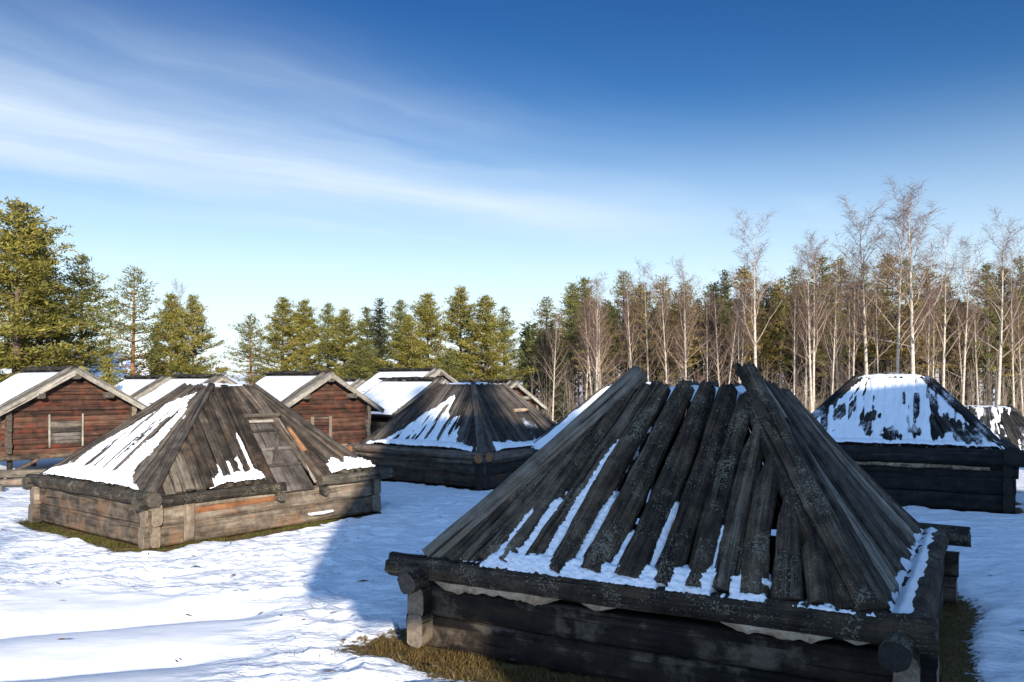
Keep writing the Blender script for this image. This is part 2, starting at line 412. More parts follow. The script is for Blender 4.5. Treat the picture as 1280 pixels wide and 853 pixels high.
# ------------------------------------------------------------------ ground
def ground():
    xs = list(np.arange(-10.5, 8.0, .065)); ys = list(np.arange(6.0, 22.0, .065))
    s = .065
    x = xs[-1]
    while x < 420: s *= 1.14; x += s; xs.append(x)
    s = .065; x = xs[0]
    while x > -420: s *= 1.14; x -= s; xs.insert(0, x)
    s = .065; y = ys[-1]
    while y < 420: s *= 1.10; y += s; ys.append(y)
    s = .065; y = ys[0]
    while y > -60: s *= 1.2; y -= s; ys.insert(0, y)
    nx, ny = len(xs), len(ys)
    vs = []; bare = []; smo = []
    rt = random.Random(44); prints = []
    for (xa, ya, xb, yb, bow) in ((-1.3, 8.2, -3.0, 17.5, .7), (-4.6, 14.2, -1.2, 22.0, .9), (-9.5, 12.5, -4.4, 14.0, -.6), (-.9, 13.0, -2.6, 21.5, -.5), (4.8, 13.5, 7.6, 17.8, .3)):
        n_ = int(math.hypot(xb - xa, yb - ya) / .62); hd = math.atan2(yb - ya, xb - xa)
        for i in range(n_):
            f = i / n_; o_ = bow * math.sin(math.pi * f) + (.11 if i % 2 else -.11) + rt.gauss(0, .05)
            prints.append((xa + (xb - xa) * f - math.sin(hd) * o_, ya + (yb - ya) * f + math.cos(hd) * o_, hd + rt.gauss(0, .2), rt.uniform(.03, .055)))
    cell = {}
    for p_ in prints:
        for a_ in (-1, 0, 1):
            for b_ in (-1, 0, 1): cell.setdefault((int(math.floor(p_[0] / .5)) + a_, int(math.floor(p_[1] / .5)) + b_), []).append(p_)
    for y in ys:
        for x in xs:
            b = 0.
            for k, lim in (('front', .62), ('left', .42), ('right', .25), ('mid', .15)):
                lx, ly, hx, hy = foot(k, x, y)
                if abs(lx) > hx + 1.6 or abs(ly) > hy + 1.6: continue
                ex = max(abs(lx) - hx, 0); ey = max(abs(ly) - hy, 0)
                d = math.hypot(ex, ey)
                L_ = lim * (1 + .55 * mn.noise(Vector((x * 1.1, y * 1.1, 3.1))))
                if k == 'front':
                    if ly < -hy + .1: L_ *= 1.15
                    if lx > hx - .1 and ly > -hy: L_ *= .62
                    if lx < -hx and ly > -hy + .5: L_ *= .4
                if k == 'left':
                    if lx < -hx and ly > -hy + .2: L_ *= 1.0
                    if ly < -hy: L_ *= .55 if lx > .8 else .9
                    if lx > hx: L_ *= .2
                b = max(b, 1 - d / (2 * L_))
            # made-up smooth patch; two creases shaped so their slopes shade into smeared bands
            sm = 0.; z = 0.
            near = smooth(40, 10, y)
            if -9 < x < -1.0 and 6.5 < y < 13:
                px = 640 + x * FPX / y; py = HOR + EYE * FPX / y
                if True:
                    q1 = (y - 10.6) * .955 + (x + 5.0) * -.30      # distance beyond the far crease
                    q2 = (y - 9.05) * .955 + (x + 4.5) * -.26      # distance beyond the near crease
                    ext = smooth(-7.6, -6.4, x) * smooth(-2.5, -3.7, x) * smooth(12.2, 11.3, y + .25 * x + 1.2) * smooth(6.7, 7.3, y)
                    sm = ext
                    # each shelf dips gently to its crease and rises beyond it
                    def crease(q): return -.17 * math.exp(-abs(q) / .5)
                    z += ext * (crease(q1) + crease(q2)) + .02 * ext
            fine = .5 * fbm(x * .35, y * .55, 1.7, 3) * .10
            rip = (.042 * fbm(x * 1.1 + y * .2, y * 2.6 - x * .5, 5.5, 4) + .030 * fbm(x * 2.6, y * 4.6, 8.8, 3)) * near * (1 - .93 * sm)
            z += fine * (1 - .5 * sm) + rip * 1.25
            far = smooth(70, 150, y)
            z += far * (4.0 + 2.0 * mn.noise(Vector((x * .012, y * .012, 0)))) * smooth(70, 260, y)
            for (qx, qy, qh, qd) in cell.get((int(math.floor(x / .5)), int(math.floor(y / .5))), ()):
                dx, dy = x - qx, y - qy
                r2 = ((dx * math.cos(qh) + dy * math.sin(qh)) / .19) ** 2 + ((-dx * math.sin(qh) + dy * math.cos(qh)) / .10) ** 2
                if r2 < 4: z += (-qd if r2 < 1 else 0) * (1 - r2 * r2 * .6) + (.012 if 1 <= r2 < 2.6 else 0)
            z *= 1 - smooth(.3, .6, b) * .8
            z -= .07 * smooth(.35, .65, b)
            vs.append((x, y, z)); bare.append(b); smo.append(sm)
    fs = [(j * nx + i, j * nx + i + 1, (j + 1) * nx + i + 1, (j + 1) * nx + i) for j in range(ny - 1) for i in range(nx - 1)]
    me = bpy.data.meshes.new('ground'); me.from_pydata(vs, [], fs)
    me.polygons.foreach_set('use_smooth', [True] * len(fs))
    a = me.attributes.new('bare', 'FLOAT', 'POINT'); a.data.foreach_set('value', bare)
    a = me.attributes.new('smooth', 'FLOAT', 'POINT'); a.data.foreach_set('value', smo)
    me.materials.append(M['ground'])
    o = bpy.data.objects.new('ground', me); col.objects.link(o); o['kind'] = 'structure'
    o['label'] = 'snow covered open ground with wind crust and thawed rims'
ground()

# ------------------------------------------------------------------ pyramid huts
def frame_axes(k):
    n = [Vector((0, -1, 0)), Vector((1, 0, 0)), Vector((0, 1, 0)), Vector((-1, 0, 0))][k]
    a = Vector((-n.y, n.x, 0))      # runs to the right when the face is seen from outside
    return a, n

class Face:
    """one slope of a pyramid roof; pt(x, t, off): x metres along the face, t 0 foot .. 1 top"""
    def __init__(s, k, hx, hy, inset, zf, th, zt, tc=(0, 0)):
        s.a, s.n = frame_axes(k)
        s.df = (hy if k % 2 == 0 else hx) - inset; s.wf = (hx if k % 2 == 0 else hy) - inset
        s.zf, s.zt, s.dt, s.wt = zf, zt, th, th
        s.tc = Vector((tc[0], tc[1], 0))
        e = (s.n * s.dt + s.tc + Vector((0, 0, zt))) - (s.n * s.df + Vector((0, 0, zf)))
        s.L = e.length; s.e = e.normalized(); s.nrm = s.a.cross(s.e).normalized()
    def pt(s, x, t, off=0.):
        return s.n * (s.df + (s.dt - s.df) * t) + s.tc * t + s.a * x + Vector((0, 0, s.zf + (s.zt - s.zf) * t)) + s.nrm * off
    def half(s, t): return s.wf + (s.wt - s.wf) * t
    def cut(s, xf, xg, marg=0.):
        """how far up a board from foot x xf heading for top x xg gets before it meets a hip"""
        best = 1.0
        for sg in (-1, 1):
            # xf+(xg-xf)t = sg*(wf-marg+(wt-wf)t)
            den = (xg - xf) - sg * (s.wt - s.wf)
            if abs(den) < 1e-6: continue
            t = (sg * (s.wf - marg) - xf) / den
            if 0.02 < t < best and (sg * (xg) > s.wt - marg - 1e-3): best = t
        return best

def planking(face, mb, n, fan, a=.5, b=.03, exp=5, jit=.06, over=.0, low=.03, skip=None, cap=1, sides=10, segs=8, gap=.94, off0=0.0):
    """n boards side by side; fan(xf) gives the x each would have at the top"""
    wd = 2 * face.wf / n
    for i in range(n):
        xf = -face.wf + wd * (i + .5)
        xg = fan(xf)
        t1 = face.cut(xf, xg)
        if t1 < .05: continue
        xe = xf + (xg - xf) * t1
        if skip and skip(xf, xe): continue
        wtop = wd * max(.30, min(1, abs(fan(xf + .05) - fan(xf - .05)) / .1)) * t1 + wd * (1 - t1)
        tt = t1 + (over + random.uniform(-jit, jit) * .5 if t1 > .97 else 0)
        lo = -low + random.uniform(-.02, .015)
        o = off0 + random.uniform(-.012, .012) + b
        log(mb, face.pt(xf, lo, o), face.pt(xf + (xg - xf) * tt, tt, o), wd * .5 * gap, b, wtop * .5 * gap, b, up=face.nrm,
            exp=exp, sides=sides, segs=segs, wob=.05, bend=.015, cap=cap, rough0=.03)

def snow_sheet(face, fn, name, parent, nx=60, nt_=50, t0=-.02, t1=1.0, marg=0.0, thr=.02):
    """snow lying on one slope: fn(x, t) -> depth above the slope, None/<=thr where bare"""
    mb = MB(); ids = {}
    dep = np.zeros((nt_ + 1, nx + 1)); pos = {}
    for j in range(nt_ + 1):
        t = t0 + (t1 - t0) * j / nt_
        h = face.half(t) - marg
        for i in range(nx + 1):
            x = -h + 2 * h * i / nx
            dep[j, i] = fn(x, t); pos[j, i] = (x, t)
    def vid(j, i):
        if (j, i) not in ids:
            x, t = pos[j, i]
            ids[j, i] = len(mb.v); mb.v.append(tuple(face.pt(x, t, max(dep[j, i], -.03))))
        return ids[j, i]
    for j in range(nt_):
        for i in range(nx):
            if max(dep[j, i], dep[j + 1, i], dep[j, i + 1], dep[j + 1, i + 1]) <= thr: continue
            mb.face((vid(j, i), vid(j, i + 1), vid(j + 1, i + 1), vid(j + 1, i)), [(0, 0)] * 4)
    if not mb.f: return None
    return mb.build(name, 'snow', parent)

def log_walls(root, hx, hy, courses, mat, endm, prot=.22, thick=.10, seed=0, wob=.05, dz=0.0):
    """horizontal hewn logs, crossing at the corners with their ends standing out; one mesh per wall"""
    for k in range(4):
        mb = MB()
        a, n = frame_axes(k)
        d = (hy if k % 2 == 0 else hx) - .1; hw = (hx if k % 2 == 0 else hy) - .1
        z = dz + (0 if k % 2 else -.03)
        for c, h in enumerate(courses):
            p = prot + random.uniform(-.05, .05)
            zc_ = z + h / 2
            log(mb, n * d - a * (hw + p) + Vector((0, 0, zc_)), n * d + a * (hw + p) + Vector((0, 0, zc_ + random.uniform(-.015, .015))),
                thick * random.uniform(.92, 1.05), h * .515, exp=4.2, sides=16, segs=16, wob=wob * .5, bend=.01, rough0=.02)
            z += h
        mb.build('log_wall', [mat, endm], root)

# ---- the big foreground hut
def front_hut():
    (c, th, (hx, hy)) = HUTS['front']
    root = empty('log_hut', (c[0], c[1], 0), th, 'big dark log hut in the foreground with a steep roof of thick round logs', 'log hut', 'low log huts with pyramid roofs')
    F = [Face(k, hx, hy, .24, .93, .72, 2.84) for k in range(4)]
    F[1].df = hx - .42
    log_walls(root, hx, hy, [.36, .32], 'wall_hero', 'end_light', prot=.27, thick=.11)
    # eave logs
    def eave(k, zc, r, ext0, ext1, mat='beam', flat=2.0, b=None, d=0.0, endm='end'):
        a, n = frame_axes(k); D = (hy if k % 2 == 0 else hx) + d; W = (hx if k % 2 == 0 else hy)
        mb = MB()
        log(mb, n * D - a * (W + ext0) + Vector((0, 0, zc)), n * D + a * (W + ext1) + Vector((0, 0, zc + .0)), r, b or r, exp=flat, sides=24, segs=46, wob=.06, bend=.025, rough0=.04)
        return mb.build('eave_log', [mat, endm], root)
    eave(0, .845, .142, .40, .12, d=-.06)
    eave(1, .83, .17, -.10, .10, flat=3.0, b=.12, d=-.12)
    eave(2, .86, .135, .30, .35)
    eave(3, .80, .12, .28, .25, d=-.02)
    # side wall logs that stand out under the front eave, cut round
    for s_, z_, r_, y0 in ((1, .755, .125, -.40), (-1, .735, .115, -.30)):
        mb = MB(); log(mb, (s_ * (hx - (.17 if s_ > 0 else .06)), -hy + y0, z_), (s_ * (hx - .1), hy + .2, z_), r_, exp=2, sides=20, segs=16, wob=.06, rough0=.02)
        mb.build('tie_log', ['hero', 'end_black' if s_ > 0 else 'end'], root)
    # pale bark packing under the front eave
    def strip(x0, x1, y, zt, zb, amp, s_=0.):
        mb = MB()
        n_ = int((x1 - x0) / .03); b0 = len(mb.v)
        for i in range(n_ + 1):
            x = x0 + (x1 - x0) * i / n_
            e = min(1, i / 6, (n_ - i) / 6)
            lo = zt - (zt - zb) * e * (.72 + .45 * fbm(x * 1.7, 4.4 + s_, 0, 4) + .22 * fbm(x * 11, 1.4 + s_, 0, 3))
            mb.v.append((x, y - .012 * fbm(x * 4, 2., 1.), zt)); mb.v.append((x, y - .02 + .012 * fbm(x * 5, 7., 1.), lo))
            mb.v.append((x, y + .03, lo))
        for i in range(n_):
            q = b0 + i * 3
            for w_ in (0, 1):
                mb.face((q + w_, q + w_ + 1, q + w_ + 4, q + w_ + 3), [(i * .03, w_ * .1), (i * .03, w_ * .1 + .1), (i * .03 + .03, w_ * .1 + .1), (i * .03 + .03, w_ * .1)], 0, .6)
        mb.build('bark_packing', 'bark', root)
    strip(-2.35, -.75, -hy - .025, .735, .635, .1)
    strip(-.55, -.15, -hy - .022, .72, .655, .1, 3)
    strip(.9, 1.9, -hy - .035, .735, .655, .1, 5)
    strip(1.98, 2.2, -hy - .035, .735, .67, .1, 9)
    # round roof logs of the front slope: foot x, top x, top t (measured slope by slope)
    f = F[0]
    spec = [(-2.19, -1.41, .62), (-2.0, -.98, .83), (-1.75, -.80, .95), (-1.49, -.66, .975), (-1.22, -.47, .985), (-.86, -.27, .99),
            (-.46, -.01, 1.0), (-.06, .25, 1.0), (.30, .50, .985), (.62, .72, .93), (.89, .93, .80), (1.17, 1.13, .62), (1.47, 1.36, .42), (1.78, 1.62, .26), (2.03, 1.9, .12)]
    for i, (x0, x1, t1) in enumerate(spec):
        a0 = .5 * min(x0 - spec[i - 1][0] if i else .25, spec[i + 1][0] - x0 if i < len(spec) - 1 else .26) + .035
        a0 = min(.150, max(.108, a0 - .032)) * random.uniform(.90, 1.12); a1 = .112 if t1 > .9 else .10
        if 0 < i < len(spec) - 1: a1 = min(a1, max(.068, .25 * (spec[i + 1][1] - spec[i - 1][1])))
        a0 = min(a0, .5 * min(x0 - spec[i - 1][0] if i else .3, spec[i + 1][0] - x0 if i < len(spec) - 1 else .3) * 1.0)
        if i in (9, 10, 11, 12): a1 = .10
        mb = MB()
        log(mb, f.pt(x0, -.025 + random.uniform(-.012, .012), .115), f.pt(x1, t1, .115), a0, a0 * 1.0, a1, a1 * 1.0, up=f.nrm, exp=random.uniform(1.85, 2.15), sides=24, segs=70, wob=.115, bend=.045, rough0=.05,
            taper_tip=(.8, .35) if t1 < .92 else (.93, .9))
        mb.build('roof_log', ['hero', 'end'], root)
    # hip poles
    mb = MB(); log(mb, f.pt(-2.5, -.03, .10), f.pt(-.60, 1.07, .17), .135, .12, .125, .11, up=f.nrm, exp=2.6, sides=20, segs=40, wob=.05, bend=.02, rough0=.05)
    mb.build('hip_log', ['tan', 'end_light'], root)
    mb = MB(); log(mb, f.pt(2.20, -.02, .15), f.pt(.69, 1.09, .15), .15, .14, .10, .10, up=f.nrm, sides=20, segs=44, wob=.12, bend=.06, rough0=.04)
    mb.build('hip_log', ['hero', 'end'], root)
    mb = MB(); log(mb, f.pt(2.02, -.02, .08), f.pt(.74, .95, .10), .15, .13, .10, .10, up=f.nrm, sides=16, segs=30, wob=.08, bend=.03)
    mb.build('hip_log', ['hero', 'end'], root)
    # right slope: split boards, wide and uneven
    f = F[1]
    spec = [(-2.36, -.70, 1.10, .13), (-2.12, -.62, .80, .15), (-1.78, -.55, 1.12, .16), (-1.42, -.42, 1.06, .18), (-1.02, -.27, 1.01, .17), (-.62, -.12, 1.02, .19),
            (-.18, .0, .99, .19), (.24, .14, 1.0, .20), (.70, .28, .98, .20), (1.15, .42, .97, .20), (1.6, .56, .96, .20), (2.05, .66, .95, .20)]
    for i, (x0, x1, t1, w_) in enumerate(spec):
        mb = MB()
        log(mb, f.pt(x0, -.02 + random.uniform(-.05, .03), .06 + .03 * (i % 2)), f.pt(x1, t1, .07 + .035 * (i % 2)), w_ * 1.18, .055, w_ * .62, .05, up=f.nrm, exp=3.2, sides=16, segs=36, wob=.11, bend=.03, rough0=.16)
        mb.build('roof_board', ['hero_grey', 'end'], root)
    # unseen slopes get plain boards
    for k in (2, 3):
        mb = MB(); planking(F[k], mb, 15, lambda x: x * .72 / 2.35, b=.08, exp=2.2, sides=12)
        mb.build('roof_planking', ['hero', 'end'], root)
    # lid of the smoke hole with the snow that lies on it
    mb = MB(); slab(mb, (-.66, 0, 2.70), (.66, 0, 2.70), (0, 0, 1), .66, .05, cap=1)
    mb.build('smoke_hole_lid', ['plank_dark', 'end'], root)
    mb = MB(); n_ = 24
    for j in range(n_ + 1):
        for i in range(n_ + 1):
            x = -.7 + 1.4 * i / n_; y = -.64 + 1.34 * j / n_
            e = min(1, 5 * min(i, n_ - i, j, n_ - j) / n_)
            mb.v.append((x, y, 2.74 + e * (.155 + .05 * fbm(x * 3, y * 3, 2.))))
    for j in range(n_):
        for i in range(n_):
            q = j * (n_ + 1) + i
            mb.face((q, q + 1, q + n_ + 2, q + n_ + 1), [(0, 0)] * 4)
    mb.build('lid_snow', 'snow', root)
    # snow caught between the logs and along the foot
    f = F[0]
    # (foot x, top x of the valley, how high it reaches, depth, width)
    val = [(-1.03, -.36, .84, .215, .14), (-1.36, -.56, .44, .215, .13), (-1.62, -.72, .33, .20, .11), (-.66, -.14, .44, .20, .13), (-.25, .12, .12, .19, .12),
           (.12, .38, .46, .185, .075), (.76, .83, .36, .18, .07), (1.03, 1.04, .2, .17, .05), (-.25, .12, .25, .15, .1)]
    def fn(x, t):
        s_ = fbm(x * 3.0, t * 6.0, 2.2, 4); s2 = fbm(x * 9, t * 16, 6.1, 3)
        foot_h = (.075 if -1.75 < x < 1.55 else .0) * (1 + .35 * s_) * smooth(1.6, 1.2, x) * smooth(-1.85, -1.5, x)
        d = .235 * smooth(foot_h + .035, foot_h - .06, t + .02 * s2)
        d *= smooth(-.35, .0, s_ + .42 - .55 * (abs(x + .3) > 1.1))
        for (xa, xb, tm, dp, wd) in val:
            xc = xa + (xb - xa) * t
            up_ = smooth(tm, tm * .72, t + .05 * s2)
            if tm > .3 and tm < .5 and xa > 0: up_ *= smooth(.05, .2, t + .12)
            d = max(d, dp * up_ * (1 - min(1, abs(x - xc) / (wd * (1.75 + .4 * s_ - .6 * t)))) ** .45 if abs(x - xc) < wd * (1.75 + .4 * s_ - .6 * t) else 0)
        s3 = fbm(x * 24, t * 70, 3.3, 3)
        return d * (1 + .09 * s3 * (d > .02)) + .010 * s2 - .004
    snow_sheet(f, fn, 'roof_snow', root, 260, 210, -.06, .88, .2, .03)
    f = F[1]
    def fn(x, t):
        s_ = fbm(x * 3, t * 5, 9.2, 4)
        return .15 * smooth(.050 + .05 * s_, -.04, t) * smooth(-.185, -.13, t + .02 * s_) + .02 * s_ - .006
    snow_sheet(f, fn, 'roof_snow', root, 110, 18, -.17, .12, .1, .03)
    # thin snow on the flat top of the right eave log
    mb = MB(); nx, ny = 6, 60
    for j in range(ny + 1):
        for i in range(nx + 1):
            y = -2.45 + 4.9 * j / ny; x = hx - .12 + (-.13 + .17 * i / nx)
            mb.v.append((x, y, .932 + .040 * min(i, nx - i) / 2 * min(1, j / 3) + .035 * fbm(x * 6, y * 2.5, 0)))
    for j in range(ny):
        for i in range(nx):
            q = j * (nx + 1) + i; mb.face((q, q + 1, q + nx + 2, q + nx + 1), [(0, 0)] * 4)
    mb.build('eave_snow', 'snow', root)
front_hut()

# ---- the smaller huts
def hut(key, label, wall_h, ztop, top, mats, snow_fns, nplank=(22, 22, 16, 16), zoff=0., skip=None, fans=None, tcen=(0, 0), eave_r=.13, lid=True, lid_snow=.12, eave_skip=(), hips=True, bpl=.035, ovh=.22, endm='end', foot_in=.16, plank_exp=4, snow_res=(90, 70)):
    (c, th, (hx, hy)) = HUTS[key]
    root = empty('log_hut', (c[0], c[1], zoff), th, label, 'log hut', 'low log huts with pyramid roofs')
    F = [Face(k, hx, hy, foot_in, wall_h + .02, top, ztop, tcen) for k in range(4)]
    nc = max(2, round((wall_h - .2) / .36)); h = (wall_h - .17) / nc
    log_walls(root, hx, hy, [h] * nc, mats['wall'], mats['wend'], prot=.2)
    for k in range(4):
        if k in eave_skip: continue
        a, n = frame_axes(k); D = hy if k % 2 == 0 else hx; W = hx if k % 2 == 0 else hy
        zc_ = wall_h - .10 + (0.03 if k % 2 else -.02)
        mb = MB(); log(mb, n * D - a * (W + ovh) + Vector((0, 0, zc_)), n * D + a * (W + ovh) + Vector((0, 0, zc_)), eave_r * 1.05, eave_r, exp=2.4, sides=16, segs=30, wob=.07, bend=.03, rough0=.04)
        mb.build('eave_log', [mats['eave'], endm], root)
    for k in range(4):
        f = F[k]
        fan = (fans or {}).get(k) or (lambda x, f=f: x * f.wt / f.wf)
        mb = MB(); planking(f, mb, nplank[k], fan, b=bpl, exp=plank_exp, skip=(skip or {}).get(k), over=.01)
        mb.build('roof_planking', [mats['plank'][k], 'end'], root)
        if hips:
            g = F[(k + 1) % 4]
            mb = MB()
            p = (f.pt(f.wf, -.03, .07) + g.pt(-g.wf, -.03, .07)) / 2; q = (f.pt(f.wt, 1.02, .08) + g.pt(-g.wt, 1.02, .08)) / 2
            log(mb, p, q, .13, .05, .075, .05, up=(f.nrm + g.nrm), exp=3, sides=14, segs=22, wob=.08, bend=.02)
            mb.build('hip_board', [mats['hip'], 'end'], root)
        if k in snow_fns:
            fl = snow_fns[k] if isinstance(snow_fns[k], tuple) else (snow_fns[k],)
            for fn_ in fl: snow_sheet(f, fn_, 'roof_snow', root, snow_res[0], snow_res[1])
    if lid:
        tx, ty = tcen
        mb = MB(); slab(mb, (tx - top - .05, ty, ztop + .03), (tx + top + .05, ty, ztop + .03), (0, 0, 1), top + .05, .035)
        lo = mb.build('smoke_hole_lid', [mats['plank'][0], 'end'], root)
        mb = MB(); n_ = 16; t_ = top + .03
        for j in range(n_ + 1):
            for i in range(n_ + 1):
                x = -t_ + 2 * t_ * i / n_; y = -t_ + 2 * t_ * j / n_
                e = min(1, 6 * min(i, n_ - i, j, n_ - j) / n_)
                mb.v.append((x + tx, y + ty, ztop + .055 + e * (lid_snow * (1 + .5 * fbm(x * 2.5, y * 2.5, c[0])))))
        for j in range(n_):
            for i in range(n_):
                q = j * (n_ + 1) + i; mb.face((q, q + 1, q + n_ + 2, q + n_ + 1), [(0, 0)] * 4)
        mb.build('lid_snow', 'snow', root)
    return root, F

def hip_clear(f, x, t):      # metres to the nearer hip
    return f.half(t) - abs(x)

# left hut, door in the slope that faces the camera's right
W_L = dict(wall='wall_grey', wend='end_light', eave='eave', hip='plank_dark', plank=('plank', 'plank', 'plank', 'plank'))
LH = 2.35
def l_left(x, t):           # face 3: looks to camera left; hip near the camera is at x = +half
    s_ = fbm(x * 1.2 + 3, t * 3.0, 4.4, 4); s2 = fbm(x * 6, t * 1.6, 1.4, 3)
    edge_hi = smooth(1.0, .78, t + .16 * s_ + .03 * s2)
    f_h = 2.2 * (1 - t) + .5 * t
    right = smooth(.12, .42, (f_h - x) - .12 - .18 * s_ - .30 * smooth(.0, .1, t) * smooth(.42, .2, t))
    left = smooth(.04, .18, (f_h + x) - .10 - .25 * t)
    hole = smooth(.25, .12, abs(x - .25 + (t - .6) * .2) * 1.6 + abs(t - .60) * 3.2)
    d = (.084 + .014 * s2 + .012 * fbm(x * 17, t * 45, 8.1, 3)) * edge_hi * right * left * (1 - .9 * hole) + .09 * smooth(.14, .02, t + .03 * s_) * right * left
    return d + .012 * s2 * edge_hi - .004
DX0, DX1 = -.02, .92        # door opening on face 0, local x
def l_front(x, t):
    s_ = fbm(x * 2.2, t * 4.0, 7.4, 4); s2 = fbm(x * 7, t * 9, 2.2, 3)
    d = 0.
    if -1.5 < x < -.22:
        d = .16 * smooth(.105 + .07 * (x + 1.5) / 1.3, .02, t + .05 * s_) * smooth(-1.5, -1.2, x) * smooth(-.2, -.32, x)
        for (xa, tm) in ((-.42, .62), (-.66, .36), (-.90, .30), (-1.15, .22)):
            d = max(d, .088 * smooth(tm, tm * .55, t + .05 * s2) * smooth(.07, .02, abs(x - xa + .02 * s2)))
    if x > 1.35:
        d = max(d, .17 * smooth(.155, .03, t + .08 * s_) * smooth(1.35, 1.55, x + .1 * s2))
    return d * (1 + .25 * fbm(x * 15, t * 40, 5.5, 3)) + .01 * s2 - .003
L_root, LF = hut('left', 'sunlit grey log hut with a slanting board door in its plank roof', .93, 2.80, .50, W_L, {3: l_left, 0: (lambda x, t: l_front(x, t) if x < .5 else -.03, lambda x, t: l_front(x, t) if x > .9 else -.03)},
    nplank=(25, 12, 14, 21), tcen=(.12, -.05), lid=True, lid_snow=.06, eave_skip=(0,), foot_in=.14, plank_exp=5, snow_res=(210, 140),
    fans={0: lambda x: (x * .96 if x < -.1 else .1 + (x - .1) * .17)},
    skip={0: lambda x0, x1: DX0 - .12 < x0 < DX1 + .14})
def left_door():
    f = LF[0]; hy = HUTS['left'][2][1]; hx = HUTS['left'][2][0]
    # short boards over the door
    mb = MB()
    for i in range(5):
        x0 = DX0 - .05 + .17 * i + .05; xt = .02 + (x0 - .3) * .45
        log(mb, f.pt(x0, .60, .04), f.pt(xt + .05, 1.01, .04), .088, .035, .05, .035, up=f.nrm, exp=5, sides=10, segs=8, wob=.05)
    mb.build('roof_planking', ['plank', 'end'], L_root)
    # boards flanking the opening
    mb = MB(); log(mb, f.pt(-.20, -.06, .07), f.pt(-.22, .985, .07), .17, .04, .12, .04, up=f.nrm, exp=5, sides=12, segs=14, wob=.04)
    mb.build('door_post', ['plank', 'end'], L_root)
    mb = MB(); log(mb, f.pt(1.06, -.05, .06), f.pt(.42, 1.0, .05), .14, .035, .085, .035, up=f.nrm, exp=5, sides=12, segs=14, wob=.05)
    mb.build('door_post', ['plank', 'end'], L_root)
    mb = MB(); log(mb, f.pt(.995, .24, .115), f.pt(.86, .50, .115), .07, .02, .045, .02, up=f.nrm, exp=3, sides=10, segs=8, wob=.12, rough0=.05)
    mb.build('torn_board', ['rust', 'rust'], L_root)
    # lintel log and pale head board
    mb = MB(); log(mb, f.pt(-.12, .645, .13), f.pt(.80, .645, .13), .045, .05, up=f.nrm, exp=2.4, sides=12, segs=12, wob=.08, rough0=.03)
    mb.build('lintel', ['eave', 'end'], L_root)
    # the door itself: three wide boards, rails, a brace
    d = MB()
    def seg(mb, xa, ta, xb, tb, o, w_, b_, **k): log(mb, f.pt(xa, ta, o), f.pt(xb, tb, o), w_, b_, up=f.nrm, exp=6, sides=12, segs=8, wob=.02, **k)
    T0, T1 = -.14, .61
    for xc0, xc1 in ((.12, .12), (.42, .36), (.72, .60)):
        log(d, f.pt(xc0, T0, .02), f.pt(xc1, T1, .02), .15, .02, .12, .02, up=f.nrm, exp=6, sides=12, segs=8, wob=.02)
    door = d.build('door', ['door', 'end'], L_root)
    mb = MB()
    seg(mb, -.02, .50, .64, .50, .055, .035, .015); seg(mb, -.02, .30, .80, .30, .055, .035, .015); seg(mb, -.02, .125, .86, .125, .055, .04, .015)
    mb.build('rail', ['door', 'end'], door)
    mb = MB(); seg(mb, .12, .14, .58, .46, .062, .04, .014, rnd=.25); mb.build('brace', ['door', 'end'], door)
    mb = MB(); log(mb, f.pt(.93, T0 + .05, .06), f.pt(.74, .62, .06), .022, .03, up=f.nrm, exp=6, sides=10, segs=8, wob=.03, rnd=.7)
    mb.build('jamb', ['barge', 'end_light'], door)
    mb = MB(); seg(mb, -.02, .60, .74, .60, .07, .035, .015, rnd=.6); mb.build('head_board', ['barge', 'end_light'], door)
    # eave logs stop at the door
    for x0, x1, r_, z_ in ((-hx - .25, .12, .115, .80), (1.02, hx + .33, .125, .84)):
        mb = MB(); log(mb, (x0, -hy - .03, z_), (x1, -hy - .03, z_), r_, r_ * .9, exp=2.4, sides=16, segs=18, wob=.07, bend=.02, rough0=.04)
        mb.build('eave_log', ['eave', 'end'], L_root)
    for x_ in (-.02, 1.12):
        mb = MB(); log(mb, (x_, -hy - .20, .63), (x_, -hy + .3, .63), .085, .09, exp=2.4, sides=14, segs=6, wob=.1, rough0=.03)
        mb.build('bracket_log', ['eave', 'end'], L_root)
    # wall patches: bare orange split, corner plank, snow on the sill
    mb = MB(); slab(mb, (-1.9, -hy - .012, .56), (.0, -hy - .012, .60), (0, 0, 1), .012, .055, rnd=.45, segs=14, wob=.1)
    mb.build('split_wood', ['rust', 'rust'], L_root)
    mb = MB(); slab(mb, (-1.98, -hy - .03, .02), (-1.97, -hy - .03, .70), (0, -1, 0), .10, .03, rnd=.7, segs=6)
    mb.build('corner_plank', ['wall_grey', 'end_light'], L_root)
    mb = MB(); log(mb, (.75, -hy - .10, .17), (1.35, -hy - .11, .17), .09, .03, exp=2.2, sides=12, segs=16, wob=.35, taper_tip=(.6, .2))
    mb.build('sill_snow', 'snow', L_root)
left_door()

